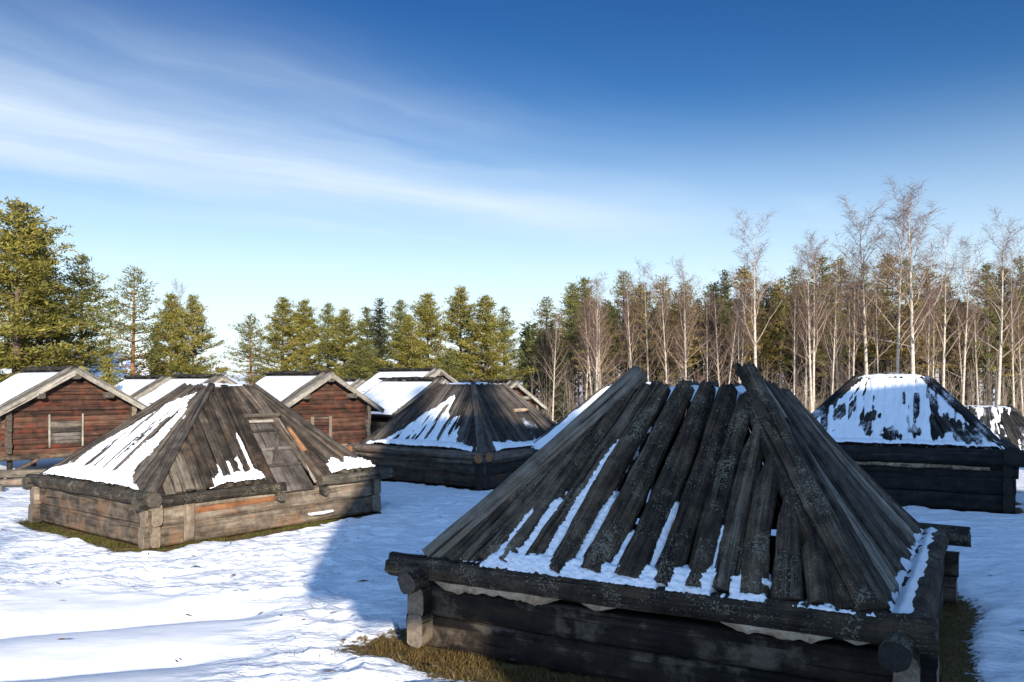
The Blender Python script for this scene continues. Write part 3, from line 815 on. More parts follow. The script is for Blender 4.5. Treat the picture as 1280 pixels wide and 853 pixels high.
W_M = dict(wall='wall_dark', wend='end_black', eave='eave_brown', hip='plank_dark', plank=('plank_dark', 'plank_dark', 'plank_dark', 'plank_dark'))
def m_left(x, t):
    s_ = fbm(x * 1.4 + 1, t * 2.2, 14.4, 4); s2 = fbm(x * 7.5 - t * 2.0, t * 2.4, 11.4, 3)
    f_h = 2.4 * (1 - t) + .7 * t
    m_ = smooth(.10, .5, (f_h - x) - .30 - .3 * s_ - .3 * smooth(0, .4, t) * (1 - t)) * smooth(.1, .5, (f_h + x) - .35 - .6 * t)
    d = (.084 + .05 * s2 + .02 * s_) * m_ + .13 * smooth(.11, .02, t + .03 * s_) * smooth(2.25, 2.0, x) * smooth(-2.35, -2.1, x)
    return d
def m_front(x, t):
    s_ = fbm(x * 2.4, t * 4.0, 17.4, 4)
    return .17 * smooth(.125, .03, t + .06 * s_) * smooth(-1.9, -1.6, x) * smooth(.45, .3, x) + .01 * s_ - .004
def m_front_small(x, t):
    s_ = fbm(x * 2.4, t * 4.0, 17.4, 4)
    return .15 * smooth(.09, .03, t + .04 * s_) * smooth(.75, .85, x) * smooth(1.35, 1.2, x) + .01 * s_ - .004
M_root, MF = hut('mid', 'weathered log hut with a flat lid and snow stripes, standing before the storehouses', .97, 2.80, .70, W_M, {3: m_left, 0: (m_front, m_front_small)},
    nplank=(26, 16, 16, 26), lid=True, lid_snow=.05, eave_r=.125, endm='end_orange',
    fans={0: lambda x: x * .45, 3: lambda x: x * .55 + .1})
def mid_hatch():
    f = MF[0]
    mb = MB(); log(mb, f.pt(.40, .02, .09), f.pt(.40, .52, .09), .16, .02, .13, .02, up=f.nrm, exp=6, sides=12, segs=8); log(mb, f.pt(.72, .02, .09), f.pt(.66, .52, .09), .15, .02, .12, .02, up=f.nrm, exp=6, sides=12, segs=8)
    d = mb.build('door', ['plank_black', 'end_black'], M_root)
    mb = MB(); log(mb, f.pt(.20, .55, .12), f.pt(.88, .55, .12), .05, .04, up=f.nrm, exp=3, sides=12, segs=8, wob=.06); mb.build('lintel', ['bark', 'end_light'], M_root)
    mb = MB(); log(mb, f.pt(.96, .0, .11), f.pt(.80, .55, .11), .035, .03, up=f.nrm, exp=5, sides=10, segs=6); mb.build('jamb', ['plank_dark', 'end'], d)
    mb = MB(); log(mb, (-2.3, -2.62, .72), (-.1, -2.62, .74), .04, .045, exp=2.4, sides=10, segs=22, wob=.25); mb.build('bark_packing', ['eave_brown', 'end'], M_root)
mid_hatch()
def mid_strip():
    mb = MB(); log(mb, (-2.68, -2.4, .73), (-2.68, 2.5, .73), .045, .05, exp=2.4, sides=10, segs=30, wob=.3); mb.build('bark_packing', ['wall_grey', 'end'], M_root)
mid_strip()

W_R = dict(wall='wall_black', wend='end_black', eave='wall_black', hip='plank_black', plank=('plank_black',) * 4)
def r_front(x, t):
    s_ = fbm(x * 1.3 + 9, t * 2.6, 24.4, 4); s2 = fbm(x * 8, t * 2.0, 21.4, 3)
    f_h = 2.44 * (1 - t) + .85 * t
    m_ = 1.0
    for (xc, tc_, rx, rt, k) in ((-.55, .33, .22, .19, .25), (-1.15, .47, .11, .15, .2), (.02, .17, .22, .10, 0), (.55, .22, .16, .10, .05), (-1.5, .25, .12, .11, .1), (1.35, .33, .40, .17, -.3), (1.65, .17, .35, .14, -.4),
                             (.30, .72, .07, .20, .1), (.62, .55, .10, .24, .1), (.98, .62, .13, .17, -.1), (1.0, .40, .12, .12, 0), (.85, .8, .06, .12, 0)):
        q = math.hypot((x - xc - k * (t - tc_)) / rx, (t - tc_) / rt) + .55 * s_ + .62 * s2
        m_ = min(m_, smooth(.58, .98, q))
    m_ *= smooth(.02, .14, f_h - abs(x) - .05 + .05 * s2)
    return (.094 + .030 * s2 + .014 * s_) * m_ + .12 * smooth(.09, .02, t) - .006
def r_right(x, t):
    s_ = fbm(x * 1.3 + 2, t * 2.6, 34.4, 4); s2 = fbm(x * 8, t * 2.0, 31.4, 3)
    f_h = 2.44 * (1 - t) + .85 * t
    return (.085 + .05 * s2 + .04 * s_) * smooth(.0, .3, f_h + x - .12) * smooth(.1, .4, f_h - x - .2) - .003
R_root, RF = hut('right', 'black log hut on the right under a thick snow crust with dark patches showing through', 1.34, 2.98, .85, W_R, {0: r_front, 1: r_right}, eave_r=.19, lid_snow=.10, nplank=(24, 24, 12, 12), endm='end_black', snow_res=(150, 90))
def right_strip():
    mb = MB(); log(mb, (-2.35, -2.66, .98), (2.15, -2.66, .96), .03, .04, exp=2.6, sides=10, segs=60, wob=.35); mb.build('bark_packing', ['bark', 'end'], R_root)
right_strip()

W_G = dict(wall='wall_dark', wend='end', eave='eave', hip='plank_dark', plank=('plank_dark',) * 4)
def g_all(x, t):
    return .10 + .03 * fbm(x * 2, t * 3, 41.4, 3)
hut('gap', 'low hut behind the big foreground hut, only its white roof side showing', .9, 2.74, .7, W_G, {3: g_all, 0: g_all}, lid_snow=.1, nplank=(16, 12, 12, 16), snow_res=(50, 40))
def i_left(x, t):
    s2 = fbm(x * 6, t * 2.0, 51.4, 3)
    return .035 + .07 * s2 + .06 * fbm(x, t * 2, 3.)
hut('far', 'small dark hut roof half hidden behind the right snowy hut', 1.0, 2.75, .8, W_R, {0: i_left}, zoff=-.85, lid_snow=.03, nplank=(16, 16, 10, 10), endm='end_black', snow_res=(60, 40))

# ------------------------------------------------------------------ storehouses on posts
def storehouse(apx, apy, d, label, zoff=0., phi=46., L=4.2, hatch=('thin', 'grey'), seed=1, half=1.82, rise=1.08, snow_gap=.0, sc=1.0):
    random.seed(seed)
    x = (apx - 640) * d / FPX
    # local frame: gable faces -Y, ridge runs along +Y
    root = empty('storehouse', (x, d, zoff), R(phi), label, 'storehouse', 'log storehouses on posts')
    zb, ze, za = .62, 2.06, 3.14          # wall foot, wall head at the eaves, apex
    ov = .50
    sl_ = (za - ze) / half
    y0, y1 = .45, L
    # gable wall and side walls of squared logs
    def gable(y, name):
        mb = MB(); z = zb; h = .165; i = 0
        while z < za - .12:
            hw = half if z < ze else half * (za - z) / (za - ze) - .06
            p = .20 + random.uniform(-.03, .05) if z < ze - .05 else .0
            if hw < .15: break
            log(mb, (-hw - p, y, z + h / 2), (hw + p, y, z + h / 2 + random.uniform(-.01, .01)), .075, h * .52, up=(0, 0, 1), exp=5, sides=14, segs=14, wob=.025, bend=.006, rough0=.02)
            z += h; i += 1
        return mb.build(name, ['red', 'end'], root)
    gable(y0, 'gable_wall'); gable(y1 - .3, 'gable_wall')
    for s_ in (-1, 1):
        mb = MB(); z = zb + .08; h = .165
        while z < ze + .05:
            p = .22 + random.uniform(-.04, .05)
            log(mb, (s_ * half, y0 - p, z + h / 2), (s_ * half, y1 - .3 + p, z + h / 2), .075, h * .52, exp=5, sides=14, segs=10, wob=.025, rough0=.02)
            z += h
        mb.build('side_wall', ['wall_dark', 'end_light' if s_ > 0 else 'end'], root)
    # purlins
    for px_, pz in ((0, za - .13), (-half * .55, za - .13 - half * .55 * sl_), (half * .55, za - .13 - half * .55 * sl_)):
        mb = MB(); log(mb, (px_, -.02, pz), (px_, L + .1, pz), .10, .085, exp=3.5, sides=14, segs=6, wob=.06, rough0=.02)
        mb.build('purlin', ['grey_board', 'end'], root)
    # roof slopes, barge boards, verge logs, snow
    W_ = half + ov
    for s_ in (-1, 1):
        nrm = Vector((s_ * sl_, 0, 1)).normalized()
        ap = Vector((0, 0, za + .04)); ea = Vector((s_ * W_, 0, za + .04 - W_ * sl_))
        mid = (ap + ea) / 2; ln_ = (ea - ap).length
        mb = MB(); log(mb, mid + Vector((0, .04, 0)), mid + Vector((0, L + .2, 0)), ln_ / 2, .035, up=nrm, exp=9, sides=16, segs=8, wob=.006)
        mb.build('roof', ['plank_dark', 'end'], root)
        mb = MB(); log(mb, ap + Vector((-s_ * .05, .0, .0)), ea + Vector((0, .0, 0)), .022, .075, up=nrm, exp=6, sides=12, segs=14, wob=.03, rnd=.6)
        mb.build('barge_board', ['barge', 'end_light'], root)
        mb = MB()
        log(mb, ap + nrm * .09 + Vector((-s_ * .04, .14, 0)), ea + nrm * .08 + Vector((0, .14, 0)), .15, .035, up=nrm, exp=3.5, sides=14, segs=16, wob=.09, bend=.02, rough0=.03)
        log(mb, ap + nrm * .13 + Vector((0, .30, 0)), ea + nrm * .10 + Vector((0, .30, 0)), .075, .05, up=nrm, exp=2.4, sides=12, segs=16, wob=.12, bend=.02, rough0=.03)
        mb.build('verge_log', ['grey_board', 'end'], root)
        mb = MB(); nx, ny = 24, 40
        for j in range(ny + 1):
            for i in range(nx + 1):
                t = .055 + .93 * i / nx; y = .36 + (L - .25) * j / ny
                e = min(1, min(i, nx - i) / 2, min(j, ny - j) / 2)
                dd = .045 + e * (.06 + .03 * fbm(t * 4, y * 1.2, seed * 3.3))
                mb.v.append(tuple(ap + (ea - ap) * t + nrm * dd + Vector((0, y, 0))))
        for j in range(ny):
            for i in range(nx):
                q = j * (nx + 1) + i; ids = (q, q + 1, q + nx + 2, q + nx + 1)
                mb.face(ids if s_ > 0 else ids[::-1], [(0, 0)] * 4)
        mb.build('roof_snow', 'snow', root)
    # jagged ridge of turf and bark
    mb = MB(); y = .2
    while y < L + .15:
        w_ = random.uniform(.16, .34)
        log(mb, (random.uniform(-.03, .03), y, za + .12 + random.uniform(-.015, .03)), (random.uniform(-.03, .03), y + w_ * 1.3, za + .12 + random.uniform(-.015, .03)), random.uniform(.10, .16), random.uniform(.045, .075), exp=3, sides=10, segs=4, wob=.25, rough0=.05)
        y += w_
    mb.build('ridge_cap', ['turf', 'turf'], root)
    # hatch in the gable
    thin = hatch[0] == 'thin'
    hx0 = -.22; hw = .46 if thin else .36; zz0, zz1 = (.92, 1.62) if thin else (.86, 1.58)
    mb = MB(); n_ = 6
    for i in range(n_):
        z = zz0 + (zz1 - zz0) * (i + .5) / n_
        slab(mb, (hx0 - hw, y0 - .095, z), (hx0 + hw, y0 - .095, z), (0, 0, 1), .02, (zz1 - zz0) / n_ * .47, segs=6)
    hd = mb.build('hatch', ['door' if thin else 'red', 'end'], root)
    for s_ in (-1, 1):
        mb = MB(); wv = .028 if thin else .06
        slab(mb, (hx0 + s_ * (hw + .02), y0 - .125, zz0 - .10), (hx0 + s_ * (hw + .02), y0 - .125, zz1 + .22 * (1 if thin else .5)), (0, -1, 0), wv, .025, segs=6, rnd=.6)
        mb.build('stile', ['barge' if thin else 'tan', 'end_light'], hd)
    mb = MB()
    if thin:
        slab(mb, (hx0 - hw, y0 - .125, zz1 - .12), (hx0 + hw, y0 - .125, zz1 - .12), (0, 0, 1), .015, .05, segs=6, rnd=.4)
        mb.build('batten', ['tan', 'end_light'], hd)
    else:
        slab(mb, (hx0 - hw - .1, y0 - .125, zz1 + .05), (hx0 + hw + .1, y0 - .125, zz1 + .05), (0, 0, 1), .02, .03, segs=6, rnd=.4)
        mb.build('batten', ['tan', 'end_light'], hd)
    # floor beams, posts and the sill they stand on
    mb = MB()
    log(mb, (-half - .3, y0 - .08, zb - .05), (half + .3, y0 - .08, zb - .05), .10, .085, exp=3.5, sides=14, segs=12, wob=.05)
    log(mb, (-half - .3, y1 - .3, zb - .05), (half + .3, y1 - .3, zb - .05), .10, .085, exp=3.5, sides=14, segs=12, wob=.05)
    mb.build('floor_beam', ['wall_grey', 'end_light'], root)
    mb = MB(); slab(mb, (0, y0 + .1, zb + .05), (0, y1 - .4, zb + .05), (0, 0, 1), half - .1, .04, segs=4); mb.build('floor_boards', ['wall_dark', 'end'], root)
    for px_ in (-half + .1, 0.05, half - .1):
        for py_ in (y0 + .1, y1 - .5):
            mb = MB(); log(mb, (px_, py_, -zoff - .1), (px_, py_, zb - .12), .09, .09, .075, .075, sides=12, segs=5, wob=.08, exp=2.4)
            mb.build('post', ['wall_black' if px_ != .05 else 'tan', 'end'], root)
    return root

SH = [
 (97, 0, 26.0, 'red brown storehouse at the left edge, thin pale stiles on its gable hatch', dict(zoff=.10, hatch=('thin', 'grey'), seed=11, L=4.9)),
 (415, 0, 30.0, 'red brown log storehouse right behind the sunlit hut, framed square hatch in its gable', dict(zoff=.0, hatch=('thick', 'red'), seed=12, L=4.1, phi=47)),
 (556, 0, 34.0, 'storehouse directly behind the weathered middle hut, its wide snowy roof facing left', dict(zoff=-.22, hatch=('thick', 'red'), seed=13, L=3.9)),
 (551, 0, 40.0, 'storehouse gable peeping just above the ridge behind the middle hut', dict(zoff=.26, hatch=('thick', 'red'), seed=14, L=4.5)),
 (455, 0, 46.0, 'small storehouse gable visible in the gap between two snowy storehouse roofs', dict(zoff=-.25, hatch=('thick', 'red'), seed=15, L=3.0)),
 (279, 0, 33.0, 'storehouse with white roof just behind the top of the sunlit hut', dict(zoff=-.10, hatch=('thick', 'red'), seed=16, L=4.0)),
 (211, 0, 38.0, 'storehouse whose snowy roof rises between the leftmost storehouse and the sunlit hut roof', dict(zoff=-.12, hatch=('thick', 'red'), seed=17, L=4.3)),
 (645, 0, 42.0, 'bare log storehouse gable showing over the right slope of the middle hut', dict(zoff=-.33, hatch=('thick', 'red'), seed=18, L=4.0)),
]
for ax_, ay_, d_, lab, kw in SH: storehouse(ax_, ay_, d_, lab, **kw)
random.seed(99)

# timber and stones lying at the foot of the left storehouse
def lying():
    mb = MB(); log(mb, (-16.2, 23.4, .30), (-12.0, 24.6, .34), .13, .12, exp=2.4, sides=16, segs=22, wob=.07, rough0=.03)
    o = mb.build('fallen_log', ['tan', 'end_light']); tag(o, 'long pale log lying before the posts of the leftmost storehouse', 'log')
    mb = MB(); log(mb, (-16.4, 22.9, .12), (-13.6, 23.6, .12), .12, .11, exp=2.4, sides=16, segs=18, wob=.08, rough0=.03)
    o = mb.build('fallen_log', ['wall_grey', 'end_light']); tag(o, 'short grey log on the snow in front of a longer pale one', 'log')
    mb = MB(); log(mb, (-15.1, 24.6, .05), (-14.2, 25.2, .62), .05, .05, sides=10, segs=8, wob=.06)
    o = mb.build('leaning_pole', ['wall_grey', 'end_light']); tag(o, 'thin pole leaning against the leftmost storehouse floor', 'pole')
    for i, (x, y, r_, lab) in enumerate(((-13.95, 22.6, .24, 'snow free rounded stone at the left picture edge beside the lying logs'), (-12.5, 23.2, .15, 'smaller rounded stone under the end of the pale log'))):
        me = bpy.data.meshes.new('stone'); import bmesh
        bm = bmesh.new(); bmesh.ops.create_icosphere(bm, subdivisions=3, radius=r_)
        for v in bm.verts:
            v.co *= 1 + .25 * mn.noise(v.co * (2.2 / r_) * .4 + Vector((i * 7, 0, 0))); v.co.z *= .65
        for f_ in bm.faces: f_.smooth = True
        bm.to_mesh(me); bm.free(); me.materials.append(simple('lichen_stone', [(.3, (.08, .07, .06)), (.7, (.26, .24, .21))], 9, .9, .5))
        o = bpy.data.objects.new('stone', me); col.objects.link(o); o.location = (x, y, .08); tag(o, lab, 'stone')
lying()

# ------------------------------------------------------------------ dry grass on the thawed rims
def blades(name, pts, hmin, hmax, mat, label):
    n = len(pts); v = np.zeros((n * 3, 3)); pts = np.array(pts)
    ang = rng.uniform(0, 2 * np.pi, n); h = rng.uniform(hmin, hmax, n); wd = rng.uniform(.003, .007, n)
    lean = rng.uniform(.3, 1.1, n); la = rng.uniform(0, 2 * np.pi, n)
    v[0::3] = pts + np.c_[np.cos(ang) * wd, np.sin(ang) * wd, np.zeros(n) - .01]
    v[1::3] = pts - np.c_[np.cos(ang) * wd, np.sin(ang) * wd, np.zeros(n) + .01]
    v[2::3] = pts + np.c_[np.cos(la) * lean * h, np.sin(la) * lean * h, h]
    me = bpy.data.meshes.new(name); me.from_pydata(v.tolist(), [], np.arange(n * 3).reshape(-1, 3).tolist())
    a = me.attributes.new('rnd', 'FLOAT', 'FACE'); a.data.foreach_set('value', np.clip(rng.normal(.5, .25, n), 0, 1).astype(np.float32))
    for m_ in mat: me.materials.append(M[m_])
    if len(mat) > 1: me.polygons.foreach_set('material_index', (rng.random(n) < .15).astype(np.int32))
    o = bpy.data.objects.new(name, me); col.objects.link(o); o['kind'] = 'stuff'; o['label'] = label; o['category'] = 'grass'
def rim_points(key, n, side, x0, x1, wmax):
    (c, th, (hx, hy)) = HUTS[key]; out = []
    while len(out) < n:
        if side == 0: lx, ly = random.uniform(x0, x1), -hy - abs(random.gauss(0, .45)) * wmax
        elif side == 1: lx, ly = hx + abs(random.gauss(0, .45)) * wmax, random.uniform(x0, x1)
        else: lx, ly = -hx - abs(random.gauss(0, .45)) * wmax, random.uniform(x0, x1)
        wx = c[0] + lx * math.cos(th) - ly * math.sin(th); wy = c[1] + lx * math.sin(th) + ly * math.cos(th)
        if fbm(wx * 1.6, wy * 1.6, 4.) < -.25: continue
        out.append((wx, wy, -.06))
    return out
blades('dry_grass', rim_points('front', 9000, 0, -3.1, 2.8, .62) + rim_points('front', 1200, 1, -3, 3, .4), .02, .085, ('grass', 'grass_green'), 'dry brown grass along the thawed foot of the foreground hut')
blades('moss_rim', rim_points('left', 3500, 2, -2.9, 2.9, .42) + rim_points('left', 2200, 0, -2.6, 1.5, .3), .02, .08, ('grass_green', 'grass'), 'mossy grass rim around the sunlit left hut')
blades('grass_tuft', [(-.0 + random.gauss(-2.05, .16), random.gauss(9.3, .05), -.03) for _ in range(160)], .02, .06, ('grass',), 'sparse brown grass stalks poking through the snow left of the foreground hut')

def litter():
    V, Fc = [], []; r_ = random.Random(3)
    for i in range(110):
        y = r_.uniform(7.5, 24); x = r_.uniform(-.62, .62) * y
        if any(abs(a_) < b_ + .1 and abs(c_) < d_ + .1 for a_, c_, b_, d_ in (foot(k, x, y) for k in ('front', 'left', 'right'))): continue
        a = r_.random() * 6.28; L_ = r_.uniform(.02, .09) * (1.6 if r_.random() < .08 else 1); h = r_.uniform(.002, .006)
        b = len(V); c, s_ = math.cos(a), math.sin(a)
        for dx, dy, dz in ((-1, 0, 0), (0, -.18, 0), (1, 0, .1), (0, .18, 0), (0, 0, .22)):
            V.append((x + (dx * c - dy * s_) * L_, y + (dx * s_ + dy * c) * L_, .045 + dz * L_))
        Fc += [(b, b + 1, b + 4), (b + 1, b + 2, b + 4), (b + 2, b + 3, b + 4), (b + 3, b, b + 4), (b, b + 3, b + 2, b + 1)]
    me = mesh_np('litter', V, Fc, 'pine_bark'); o = bpy.data.objects.new('litter', me); col.objects.link(o)
    tag(o, 'bark flakes and twigs scattered over the snow between the huts', 'litter', None, 'stuff')

# ------------------------------------------------------------------ trees
def tube(V, Fc, pts, rad, sides=5):
    b = len(V); n = len(pts)
    for i, p in enumerate(pts):
        d = (pts[min(i + 1, n - 1)] - pts[max(i - 1, 0)]); d = d / (np.linalg.norm(d) + 1e-9)
        s_ = np.cross(d, (0.31, .9, .2)); s_ /= np.linalg.norm(s_) + 1e-9; t = np.cross(d, s_)
        for k in range(sides):
            a = 2 * math.pi * k / sides
            V.append(p + rad[i] * (math.cos(a) * s_ + math.sin(a) * t))
    for i in range(n - 1):
        for k in range(sides):
            k2 = (k + 1) % sides
            Fc.append((b + i * sides + k, b + i * sides + k2, b + (i + 1) * sides + k2, b + (i + 1) * sides + k))

def mesh_np(name, V, Fc, mat, rnd=None, smooth_=True):
    me = bpy.data.meshes.new(name)
    me.from_pydata([tuple(map(float, v)) for v in V], [], Fc)
    me.polygons.foreach_set('use_smooth', [smooth_] * len(Fc))
    if rnd is not None:
        a = me.attributes.new('rnd', 'FLOAT', 'FACE'); a.data.foreach_set('value', np.asarray(rnd, dtype=np.float32))
    me.materials.append(M[mat])
    return me

def needle_mesh(name, centers, dirs, tones, mat, per, size, spread):
    """clumps of needle sprays: thin blades fanning from each clump centre"""
    C_ = np.repeat(np.array(centers), per, axis=0); D_ = np.repeat(np.array(dirs), per, axis=0); T_ = np.repeat(np.array(tones), per)
    n = len(C_)
    d = D_ * .55 + rng.normal(0, .75, (n, 3)); d[:, 2] = d[:, 2] * .75 + .22
    d /= np.linalg.norm(d, axis=1)[:, None]
    c = C_ + rng.normal(0, 1, (n, 3)) * np.array(spread)
    L_ = size * np.clip(np.exp(rng.normal(0, .32, n)), .5, 1.6)[:, None]
    s_ = np.cross(d, rng.normal(0, 1, (n, 3))); s_ /= np.linalg.norm(s_, axis=1)[:, None]
    wd = L_ * rng.uniform(.13, .24, n)[:, None]
    v = np.empty((n * 4, 3)); v[0::4] = c - d * L_ * .3; v[1::4] = c + s_ * wd; v[2::4] = c + d * L_; v[3::4] = c - s_ * wd
    f = np.arange(n * 4).reshape(-1, 4)
    tone = np.clip(T_ + rng.normal(0, .16, n), 0, 1)
    me = bpy.data.meshes.new(name); me.from_pydata(v.tolist(), [], f.tolist())
    a = me.attributes.new('rnd', 'FLOAT', 'FACE'); a.data.foreach_set('value', tone.astype(np.float32))
    me.materials.append(M[mat])
    return me

def conifer(kind, H, rmax, c0, mat, bark, dens=1.0, per=9, seed=0):
    """pine or spruce of height H; crown starts at fraction c0 and is rmax wide at its widest"""
    r_ = random.Random(seed)
    V, Fc = [], []
    bend = np.array([r_.uniform(-.02, .02) * H, r_.uniform(-.02, .02) * H, 0])
    def axis(z): return np.array([0, 0, z]) + bend * math.sin(1.6 * z / H)
    zs = np.linspace(-.3, H, 16); R0 = .016 * H
    tube(V, Fc, [axis(z) for z in zs], [max(.012, R0 * (1 - max(z, 0) / H) ** .8) for z in zs], 9)
    cen, dr, tn = [], [], []
    z = H * c0; gold = r_.random() * 6
    step_ = (.33 if kind == 'pine' else .24) / dens ** .5
    while z < H * .985:
        f = (z / H - c0) / (1 - c0)
        if kind == 'pine':
            prof = (min(1, (f + .22) / .34)) ** .7 * (1 - f) ** .56 * 1.16 * (1 - .35 * smooth(.75, 1, f)) + .02
        else:
            prof = (1 - f) ** .85 * min(1, (f + .25) / .3) + .04
        nb = r_.choice((4, 5, 6)) if kind == 'pine' else 6
        a0 = r_.random() * 6.28
        for b in range(nb):
            if r_.random() < (.13 if kind == 'pine' else .06): continue
            if c0 > .3 and r_.random() < .75 * (1 - f / .4): continue
            a = a0 + 6.283 * b / nb + r_.uniform(-.35, .35)
            L_ = rmax * prof * r_.uniform(.55, 1.2) * (1 + .45 * mn.noise(Vector((math.cos(a) * .9 + seed, math.sin(a) * .9, z * .42))))
            if L_ < .06: L_ = .06
            el = (.55 * f - .05 if kind == 'pine' else -.30 + .75 * f) + r_.uniform(-.15, .15)
            dirv = np.array([math.cos(a) * math.cos(el), math.sin(a) * math.cos(el), math.sin(el)])
            p0 = axis(z); p1 = p0 + dirv * L_; p1[2] += (.12 * L_ if kind == 'pine' else .10 * L_)
            pm = (p0 + p1) / 2 - np.array([0, 0, .05 * L_])
            tube(V, Fc, [p0, pm, p1], [.012 + .012 * L_, .009 + .006 * L_, .006], 4)
            nclump = max(3 if f < .7 else (2 if f < .88 else 1), int(L_ / .15 * dens))
            tb = .45 + .38 * mn.noise(Vector((math.cos(a) * 1.3, math.sin(a) * 1.3, z * .55 + gold)))
            for q in range(nclump):
                u_ = (.25 if kind == 'pine' else .12) + .8 * (q + r_.random()) / nclump
                base = p0 + (pm - p0) * 2 * u_ if u_ < .5 else pm + (p1 - pm) * (2 * u_ - 1)
                sp = .30 * L_ * (1 - abs(u_ - .6)) * .8
                off = np.array([-math.sin(a), math.cos(a), 0]) * r_.uniform(-1, 1) * sp + np.array([0, 0, r_.uniform(-.05, .11)])
                cen.append(base + off); dr.append(dirv * .8 + np.array([0, 0, .35 if kind == 'pine' else -.1])); tn.append(tb + r_.uniform(-.12, .12))
        z += step_ * r_.uniform(.7, 1.3) * (1.15 - .4 * f)
    # dead stubs below the crown
    for _ in range(int(10 * c0 * 2)):
        zz = r_.uniform(.25 * H * c0, H * c0); a = r_.random() * 6.28; L_ = r_.uniform(.3, rmax * .7)
        p0 = axis(zz); d_ = np.array([math.cos(a), math.sin(a), r_.uniform(-.25, .1)])
        tube(V, Fc, [p0, p0 + d_ * L_ * .5, p0 + d_ * L_ + np.array([0, 0, -.05])], [.018, .012, .004], 4)
    tm = mesh_np('trunk', V, Fc, bark)
    cm_ = needle_mesh('crown', cen, dr, tn, mat, per, (.135 if kind == 'pine' else .14), (.125, .125, .075))
    return tm, cm_

def birch(H, stems=1, seed=0, twig=1.0):
    """bare birch: white stem, rising limbs, a haze of fine twigs; stems share one root"""
    r_ = random.Random(seed)
    V, Fc, V2, F2, V3, F3 = [], [], [], [], [], []
    def nrm(v): return v / (np.linalg.norm(v) + 1e-9)
    for s_ in range(stems):
        hh = H * (1 if s_ == 0 else r_.uniform(.75, .97))
        a0 = r_.random() * 6.28; lean = np.array([math.cos(a0), math.sin(a0), 0]) * (r_.uniform(.03, .08) if stems > 1 else r_.uniform(0, .03)) * hh
        ph = r_.random() * 6
        def axis(f): return lean * f ** .8 + np.array([.10 * math.sin(3 * f + ph), .10 * math.cos(2.3 * f + ph), 0]) * f * hh * .08 + np.array([0, 0, hh * f - .3 * (f == 0)])
        fs = np.linspace(0, 1, 18); r0 = .0105 * hh
        tube(V, Fc, [axis(f) for f in fs], [max(.008, r0 * (1 - f) ** .85) for f in fs], 8)
        nl = int(r_.uniform(20, 27))
        for i in range(nl):
            f = .36 + .60 * (i + r_.random()) / nl
            low = r_.random() < .10
            if low: f = r_.uniform(.2, .4)
            a = i * 2.4 + r_.uniform(-.5, .5)
            L_ = hh * (.275 * (1.12 - f) + .055) * r_.uniform(.65, 1.2)
            el = R(r_.uniform(38, 62)) if not low else R(r_.uniform(15, 40))
            d = np.array([math.cos(a) * math.cos(el), math.sin(a) * math.cos(el), math.sin(el)])
            p = [axis(f)]; dd = d.copy()
            for k in range(5):
                dd = nrm(dd + np.array([r_.gauss(0, .13), r_.gauss(0, .13), r_.gauss(.05, .07)])); p.append(p[-1] + dd * L_ / 5)
            rb = max(.006, r0 * (1 - f) ** .85 * (.42 if not low else .16))
            tube(V3, F3, p, [rb * (1 - .75 * k / 5) + .003 for k in range(6)], 5)
            for k in range(1, 6):
                for _ in range(3 if k > 1 else 1):
                    a2 = r_.random() * 6.28
                    d2 = nrm(dd * .9 + np.array([math.cos(a2), math.sin(a2), r_.uniform(-.2, .6)]) * .75)
                    L2 = L_ * r_.uniform(.22, .42)
                    q = [p[k]]; e = d2.copy()
                    for j in range(3):
                        e = nrm(e + np.array([r_.gauss(0, .16), r_.gauss(0, .16), r_.gauss(0, .10)])); q.append(q[-1] + e * L2 / 3)
                    tube(V2, F2, q, [.0065, .005, .004, .003], 3)
                    for _ in range(int(7 * twig)):
                        j = r_.choice((1, 2, 3)); a3 = r_.random() * 6.28
                        d3 = nrm(e * .8 + np.array([math.cos(a3), math.sin(a3), r_.uniform(-.55, .45)]) * .8)
                        L3 = r_.uniform(.18, .42)
                        m0 = q[j]; m1 = m0 + d3 * L3 * .5; m2 = m1 + nrm(d3 + np.array([0, 0, -.35])) * L3 * .5
                        tube(V2, F2, [m0, m1, m2], [.0042, .0034, .0024], 3)
    return mesh_np('trunk', V, Fc, 'birch_bark'), mesh_np('limbs', V3, F3, 'limb'), mesh_np('twigs', V2, F2, 'twig')

litter()
PROTO = {
 'gold': [conifer('pine', 10, 2.0, .10, 'needle_gold', 'pine_bark', 1.2, 16, s) for s in (1, 2, 3)],
 'green': [conifer('pine', 10, 1.95, .22, 'needle_green', 'pine_bark', 1.05, 15, s) for s in (4, 5)],
 'sparse': [conifer('pine', 10, 2.25, .27, 'needle_green', 'orange_bark', .72, 13, s) for s in (6, 7)],
 'spruce': [conifer('spruce', 10, 1.25, .10, 'needle_dark', 'spruce_bark', 1.1, 8, s) for s in (8, 9)],
 'tall': [conifer('pine', 10, 1.35, .36, 'needle_brown', 'spruce_bark', 1.0, 12, s) for s in (10, 11, 12)],
 'tallgreen': [conifer('pine', 10, 1.3, .34, 'needle_green', 'spruce_bark', 1.0, 12, s) for s in (13, 14)],
 'bush': [conifer('spruce', 4, 1.3, .04, 'needle_gold', 'spruce_bark', 1.2, 9, 15)],
}
BIRCH = {1: [birch(11, 1, s) for s in (21, 22, 23, 24)], 2: [birch(11, 2, s) for s in (31, 32)], 4: [birch(11, 4, 41, .6)], 'thin': [birch(11, 1, s, .9) for s in (51, 52, 53)]}

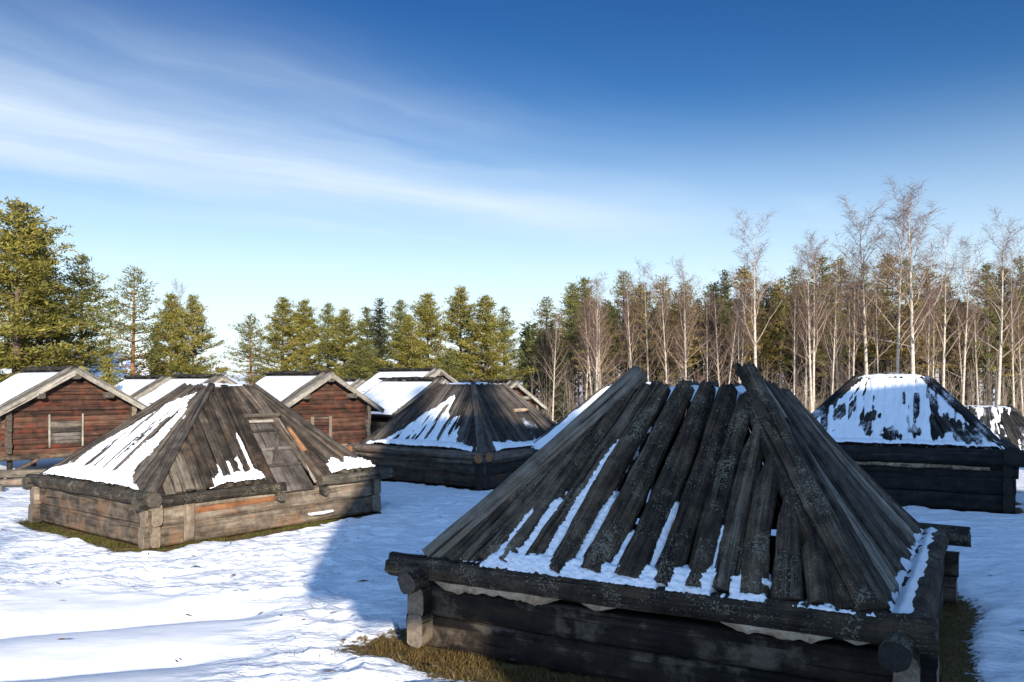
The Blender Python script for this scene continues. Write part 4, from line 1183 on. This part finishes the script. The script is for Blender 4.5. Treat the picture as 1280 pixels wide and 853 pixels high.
def place(name, meshes, x, y, s_xy, s_z, rz, label, cat, group, parts, z=0.):
    root = empty(name, (x, y, z), rz, label, cat, group)
    root.scale = (s_xy, s_xy, s_z)
    for pn, me in zip(parts, meshes):
        o = bpy.data.objects.new(pn, me); col.objects.link(o); o.parent = root
    return root
cnt = {}
def tree(kind, px, top, d, wid, label, z0=0., group=None):
    H_ = EYE + (HOR - top) * d / FPX - z0
    ms = PROTO[kind]; i = cnt.get(kind, 0); cnt[kind] = i + 1
    base_h = 4.0 if kind == 'bush' else 10.0
    rr = {'gold': 1.75, 'green': 1.7, 'sparse': 1.75, 'spruce': 1.25, 'tall': 1.15, 'tallgreen': 1.1, 'bush': 1.3}[kind]
    sx = wid * d / FPX / rr
    nm = 'spruce_tree' if kind in ('spruce', 'bush') else 'pine_tree'
    place(nm, ms[i % len(ms)], (px - 640) * d / FPX, d, sx, H_ / base_h, i * 2.1 + px, label, 'tree', group or 'conifers behind the huts', ('trunk', 'crown'), z0)
def birch_at(kind, px, top, d, label, sx=1.0, rz=None):
    ms = BIRCH[kind]; i = cnt.get(('b', kind), 0); cnt[('b', kind)] = i + 1
    H_ = EYE + (HOR - top) * d / FPX
    bo = place('birch_tree', ms[i % len(ms)], (px - 640) * d / FPX, d, H_ / 11 * sx, H_ / 11, rz if rz is not None else i * 2.4 + px, label, 'tree', 'bare birches behind the huts', ('trunk', 'limb', 'twig'))
    lr = random.Random(int(px)); k_ = .05 if kind == 'thin' else .022
    bo.rotation_euler = (lr.gauss(0, k_), lr.gauss(0, k_), bo.rotation_euler.z)

# left of the picture
LEFT = [
 ('gold', 18, 248, 42, 74, 'tallest broad golden green pine at the left picture edge'),
 ('gold', -42, 262, 46, 70, 'broad pine cut by the left picture edge behind the tallest one'),
 ('gold', 52, 300, 46, 50, 'broad pine crowded against the right side of the tallest left pine'),
 ('green', 97, 318, 48, 44, 'dark green pine leaning over the snowy grey house roof'),
 ('sparse', 163, 333, 44, 42, 'open pine with an orange trunk right of the grey house'),
 ('gold', 213, 366, 48, 30, 'slender pine second from right in the pair over the white storehouse roofs'),
 ('gold', 241, 369, 46, 32, 'full conical pine right of its slender twin over the storehouse roofs'),
 ('bush', 136, 446, 36, 27, 'low bushy spruce behind the ridge of the leftmost storehouse'),
 ('bush', 195, 405, 50, 26, 'short pine between the open pine and the conical pair'),
 ('sparse', 313, 393, 50, 28, 'thin see-through pine standing alone in the sky gap'),
 ('gold', 352, 372, 52, 34, 'golden pine at the left end of the middle grove'),
 ('gold', 384, 374, 56, 30, 'golden pine second from left in the middle grove'),
 ('green', 410, 380, 62, 24, 'pale pine top between two golden pines of the middle grove'),
 ('gold', 433, 386, 53, 34, 'golden pine above the right end of the framed hatch storehouse'),
 ('green', 458, 384, 66, 26, 'distant blue green pine right of the golden pines'),
 ('spruce', 478, 372, 58, 30, 'dark spruce in the shaded notch of the middle grove'),
 ('green', 500, 376, 64, 26, 'blue green pine just right of the dark notch spruce'),
 ('gold', 512, 398, 49, 32, 'short golden pine above the widest snowy roof'),
 ('gold', 536, 366, 54, 32, 'pale golden pine left of the tallest middle grove pine'),
 ('gold', 577, 358, 55, 36, 'tallest golden pine of the middle grove'),
 ('gold', 607, 370, 52, 36, 'broad golden pine over the bare gable storehouse'),
 ('green', 632, 384, 58, 24, 'last pine at the right end of the middle grove'),
 ('green', 560, 440, 47, 28, 'short green pine directly behind the storehouse gable peak'),
 ('green', 455, 425, 50, 26, 'short pine filling the space over the gap between storehouses'),
]
for k, px, top, d, wd, lab in LEFT: tree(k, px, top, d, wd, lab)
# right forest: conifers
RIGHT = [
 ('tallgreen', 676, 410, 62, 20), ('spruce', 690, 402, 58, 18), ('tallgreen', 712, 354, 60, 22), ('spruce', 700, 430, 52, 22), ('tallgreen', 736, 366, 66, 20),
 ('spruce', 752, 392, 58, 22), ('tallgreen', 776, 340, 60, 24), ('tall', 800, 352, 58, 22), ('spruce', 815, 395, 60, 24), ('tall', 829, 344, 62, 24), ('tall', 856, 350, 57, 24), ('spruce', 872, 372, 64, 20),
 ('spruce', 890, 352, 62, 26), ('spruce', 906, 336, 66, 27), ('tall', 930, 330, 57, 28), ('tallgreen', 958, 352, 64, 22), ('tall', 975, 346, 60, 20), ('tallgreen', 996, 334, 60, 26), ('tallgreen', 1030, 318, 62, 24),
 ('tall', 1052, 318, 60, 24), ('tallgreen', 1080, 330, 66, 20), ('tall', 1110, 314, 58, 28), ('tallgreen', 1130, 322, 66, 22), ('tall', 1158, 330, 60, 26), ('tallgreen', 1182, 372, 66, 22),
 ('tall', 1210, 392, 60, 24), ('tallgreen', 1236, 328, 58, 26), ('tall', 1254, 330, 62, 22), ('tallgreen', 1276, 320, 60, 24), ('tallgreen', 1300, 320, 60, 26), ('spruce', 845, 400, 66, 26), ('spruce', 948, 410, 66, 26), ('spruce', 1020, 400, 68, 24), ('spruce', 1200, 400, 66, 26), ('spruce', 1264, 395, 64, 26), ('spruce', 1150, 410, 68, 24), ('spruce', 1075, 412, 68, 24)]
r5 = random.Random(12)
for i in range(26):
    px = 668 + 640 * (i + r5.random()) / 26
    RIGHT.append((r5.choice(('tall', 'tall', 'tallgreen')), px, 352 + r5.uniform(-6, 42) - (12 if px > 960 else 0), r5.uniform(55, 70), r5.uniform(20, 27)))
lab_k = {'tall': 'slim brown tinged pine with a bare lower trunk in the right forest behind the birches',
         'tallgreen': 'slim dark green pine with a bare lower trunk in the right forest behind the birches',
         'spruce': 'dark narrow spruce branched low down in the shade of the right forest'}
special = {676: 'grey green pine first at the left end of the right forest', 712: 'tall green topped pine left of the many stemmed birch', 776: 'tall green topped pine right of the many stemmed birch',
           906: 'pointed spruce tip rising left of the big birch over the hut ridge', 1030: 'bright green pine top above the left roof side of the snowy hut', 1276: 'green pine cut by the right picture edge'}
for k, px, top, d, wd in RIGHT:
    tree(k, px, top, d, wd, special.get(px, lab_k[k]), group={'tall': 'slim brown tinged pines of the right forest', 'tallgreen': 'slim green pines of the right forest', 'spruce': 'dark spruces of the right forest'}[k] if px not in special else 'conifers of the right forest')
BI = [
 (4, 745, 348, 50, 'pale birch clump of several stems left of the foreground hut top'),
 (1, 690, 395, 46, 'thin grey birch right of the bare gable storehouse', .8),
 ('thin', 794, 345, 52, 'slim birch just right of the many stemmed clump', .7),
 (1, 812, 335, 54, 'slender birch above the left hip pole of the foreground hut', .8),
 (2, 858, 330, 50, 'forked white birch above the roof logs of the foreground hut', .85),
 ('thin', 836, 350, 50, 'thin birch left of the forked white birch', .7),
 ('thin', 886, 370, 52, 'thin straight birch between the forked birch and the big one', .7),
 (1, 945, 280, 47, 'big spreading birch directly above the crossed logs of the foreground hut', 1.05),
 ('thin', 906, 362, 54, 'thin birch close on the left of the big spreading birch', .7),
 ('thin', 925, 372, 49, 'thinnest birch touching the left side of the big spreading birch', .6),
 (2, 1016, 296, 48, 'tall double stemmed birch over the right slope of the foreground hut', .8),
 ('thin', 1038, 330, 50, 'straight thin birch just left of the snowy hut roof', .6),
 ('thin', 993, 345, 53, 'pale thin birch left of the double stemmed birch', .6),
 (1, 1085, 262, 50, 'leaning birch with wide twigs left of the tallest birch', 1.0),
 (1, 1120, 258, 47, 'curved white birch standing close beside the tallest birch', .9),
 (1, 1142, 238, 46, 'tallest birch, bright white stem over the middle of the snowy roof', 1.05),
 (1, 1178, 298, 48, 'white birch above the right hip of the snowy hut', .9),
 ('thin', 1202, 302, 50, 'greyish birch right of the snowy hut top', .8),
 (1, 1246, 284, 46, 'curving birch with purple twigs near the right picture edge', .95),
 ('thin', 1268, 322, 50, 'slim birch at the right picture edge', .7),
 ('thin', 1066, 320, 50, 'slim birch above the left end of the snowy roof top', .6),
 ('thin', 1100, 330, 53, 'slim birch between the leaning birch and the curved birch', .6),
 ('thin', 1160, 345, 53, 'slim birch right of the tallest birch stem', .6),
 ('thin', 1224, 340, 54, 'slim birch left of the curving purple birch', .6),
 ('thin', 222, 356, 52, 'small bare birch top sticking out above the conical pine pair', .6),
]
for i in range(16):
    px = 672 + 620 * (i + r5.random()) / 16
    BI.append(('thin', px, 372 + r5.uniform(-18, 25), r5.uniform(52, 62), 'very thin birch stem deep among the trunks of the right forest', .8))
for t in BI: birch_at(t[0], t[1], t[2], t[3], t[4], t[5] if len(t) > 5 else 1.0)

# far wood that reads as one dark mass between the trunks
def far_wood():
    cen, dr, tn = [], [], []; V, Fc = [], []
    r_ = random.Random(5)
    for i in range(230):
        px = r_.uniform(655, 1340); d = r_.uniform(71, 92)
        x = (px - 640) * d / FPX; top = r_.uniform(8.0, 10.5) * (1.0 if px > 720 else .75)
        z0 = .3
        tube(V, Fc, [np.array([x, d, z0 - .5]), np.array([x, d, z0 + top * .5]), np.array([x, d, z0 + top])], [.12, .09, .02], 5)
        lowest = r_.choice((.08, .22, .42))
        for q in range(60):
            f = lowest + (1 - lowest) * r_.random(); rr = 1.25 * (1.05 - f) / (1.05 - lowest) + .1; a = r_.random() * 6.28
            cen.append((x + math.cos(a) * rr * r_.random() ** .5, d + math.sin(a) * rr * r_.random() ** .5, z0 + top * f)); dr.append((math.cos(a), math.sin(a), -.1)); tn.append(r_.uniform(.2, .8))
    me = needle_mesh('far_wood', cen, dr, tn, 'needle_dark', 7, .38, (.22, .22, .12))
    o = bpy.data.objects.new('far_wood', me); col.objects.link(o); tag(o, 'dark far wood behind the right forest trunks', 'woodland', None, 'stuff')
    o2 = bpy.data.objects.new('far_trunks', mesh_np('far_trunks', V, Fc, 'spruce_bark')); col.objects.link(o2); o2.parent = o
far_wood()
# scrub between the trunks
def scrub():
    V, Fc = [], []; r_ = random.Random(8)
    for i in range(760):
        px = r_.uniform(662, 1320); d = r_.uniform(44, 68); x = (px - 640) * d / FPX
        h = r_.uniform(1.0, 4.5)
        p = np.array([x, d, 0.]); lean = np.array([r_.gauss(0, .12), r_.gauss(0, .12), 1.])
        tube(V, Fc, [p, p + lean * h * .5, p + lean * h + np.array([r_.gauss(0, .2), r_.gauss(0, .2), 0])], [.016, .012, .005], 3)
        for k in range(9):
            q = p + lean * h * r_.uniform(.25, .95); a = r_.random() * 6.28; L_ = r_.uniform(.3, .9)
            tube(V, Fc, [q, q + np.array([math.cos(a) * .7, math.sin(a) * .7, .6]) * L_], [.008, .003], 3)
    o = bpy.data.objects.new('undergrowth', mesh_np('undergrowth', V, Fc, 'limb')); col.objects.link(o); tag(o, 'bare brown undergrowth between the right forest trunks', 'brush', None, 'stuff')
scrub()

# ------------------------------------------------------------------ grey house behind the left pines
def house(name, x, y, rz, L, W, h, rise, label, ov=.6, z0=0., hip=0., jet=0.):
    root = empty(name, (x, y, z0), rz, label, 'house')
    mb = MB()
    xl = -L / 2 + jet
    if jet:
        g = MB(); slab(g, (-L / 2, 0, h - .62), (xl - .003, 0, h - .62), (0, 0, 1), W / 2, .62, segs=2, exp=14); g.build('gallery', ['house_wall', 'house_wall'], root)
    P = [(xl, -W / 2), (L / 2, -W / 2), (L / 2, W / 2), (xl, W / 2)]
    b = 0
    for (px_, py_) in P: mb.v.append((px_, py_, -.2))
    for (px_, py_) in P: mb.v.append((px_, py_, h))
    for k in range(4):
        k2 = (k + 1) % 4; l_ = L if k % 2 == 0 else W
        mb.face((k, k2, k2 + 4, k + 4), [(0, 0), (l_, 0), (l_, h), (0, h)], 0, .5, False)
    if not hip:
        mb.v += [(-L / 2, 0, h + rise), (L / 2, 0, h + rise)]
        mb.face((5, 6, 9), [(0, 0), (W, 0), (W / 2, rise)], 0, .5, False); mb.face((7, 4, 8), [(0, 0), (W, 0), (W / 2, rise)], 0, .5, False)
    mb.build('wall', ['house_wall'], root)
    for s_ in (-1, 1):
        for mat, o0, th_, nm in (('iron', .03, .06, 'roof'), ('snow', .12, .10, 'roof_snow')):
            mb = MB(); e = W / 2 + ov - (.05 if nm != 'roof' else 0); sl_ = rise / (W / 2)
            Lh = L / 2 + ov - (.05 if nm != 'roof' else 0)
            ze = h - (e - W / 2) * sl_
            A = [(-Lh, s_ * e, ze + o0), (Lh, s_ * e, ze + o0), (Lh - hip, 0, h + rise + o0), (-Lh + hip, 0, h + rise + o0)]
            mb.v += A + [(a_[0], a_[1], a_[2] + th_) for a_ in A]
            for f_ in ((0, 1, 2, 3), (7, 6, 5, 4), (0, 4, 5, 1), (1, 5, 6, 2), (2, 6, 7, 3), (3, 7, 4, 0)): mb.face(f_, [(0, 0)] * 4, 0, .5, False)
            mb.build(nm, [mat], root)
            if hip and s_ == 1:
                for t_ in (-1, 1):
                    mb = MB(); A = [(t_ * Lh, -e, ze + o0), (t_ * Lh, e, ze + o0), (t_ * (Lh - hip), 0, h + rise + o0)]
                    mb.v += A + [(a_[0], a_[1], a_[2] + th_) for a_ in A]
                    for f_ in ((0, 1, 2), (5, 4, 3), (0, 3, 4, 1), (1, 4, 5, 2), (2, 5, 3, 0)): mb.face(f_, [(0, 0)] * len(f_), 0, .5, False)
                    mb.build(nm, [mat], root)
    n_ = int(L / 2.6)
    for i in range(n_):
        x_ = xl + (L - jet) * (i + .5) / n_
        fr = MB(); slab(fr, (x_ - .5, -W / 2 - .03, 1.5), (x_ + .5, -W / 2 - .03, 1.5), (0, 0, 1), .03, .65, segs=2); f_ = fr.build('window', ['barge', 'barge'], root)
        gl = MB(); slab(gl, (x_ - .42, -W / 2 - .055, 1.5), (x_ + .42, -W / 2 - .055, 1.5), (0, 0, 1), .012, .56, segs=2, exp=12); gl.build('pane', ['glass', 'glass'], f_)
    return root
house('house', -29.0, 60.0, R(24), 9, 7, 2.6, 2.2, 'grey house with a snowy roof seen through the left pines')

# ------------------------------------------------------------------ what stands behind the viewer and throws the long shadow
house('timber_hall', 14.0, -6.5, 0, 19.0, 5.0, 7.0, 4.15, 'tall grey timber hall standing behind the viewpoint', ov=.45, hip=3.0, jet=1.2)
for i, (x, y, H_, sx) in enumerate(((10.0, -13.5, 17.2, 1.7), (12.2, -14.5, 17.6, 1.7), (14.6, -13.5, 15.0, 1.5), (29.5, -8, 13.5, 1.7), (32.5, -8, 13, 1.7))):
    place('spruce_tree', PROTO['spruce'][i % 2], x, y, sx, H_ / 10, i * 1.3, 'dense dark spruce behind the timber hall and the viewpoint', 'tree', 'spruces behind the viewpoint', ('trunk', 'crown'))
for i, (x, y, H_, sx) in enumerate(((-3.2, -11, 11, .8), (.2, -13.5, 10, .8), (-6.5, -14, 10.5, .8))):
    place('birch_tree', BIRCH['thin'][i % 2], x, y, sx, H_ / 11, i * 1.7, 'bare birch standing behind the viewpoint', 'tree', 'birches behind the viewpoint', ('trunk', 'limb', 'twig'))
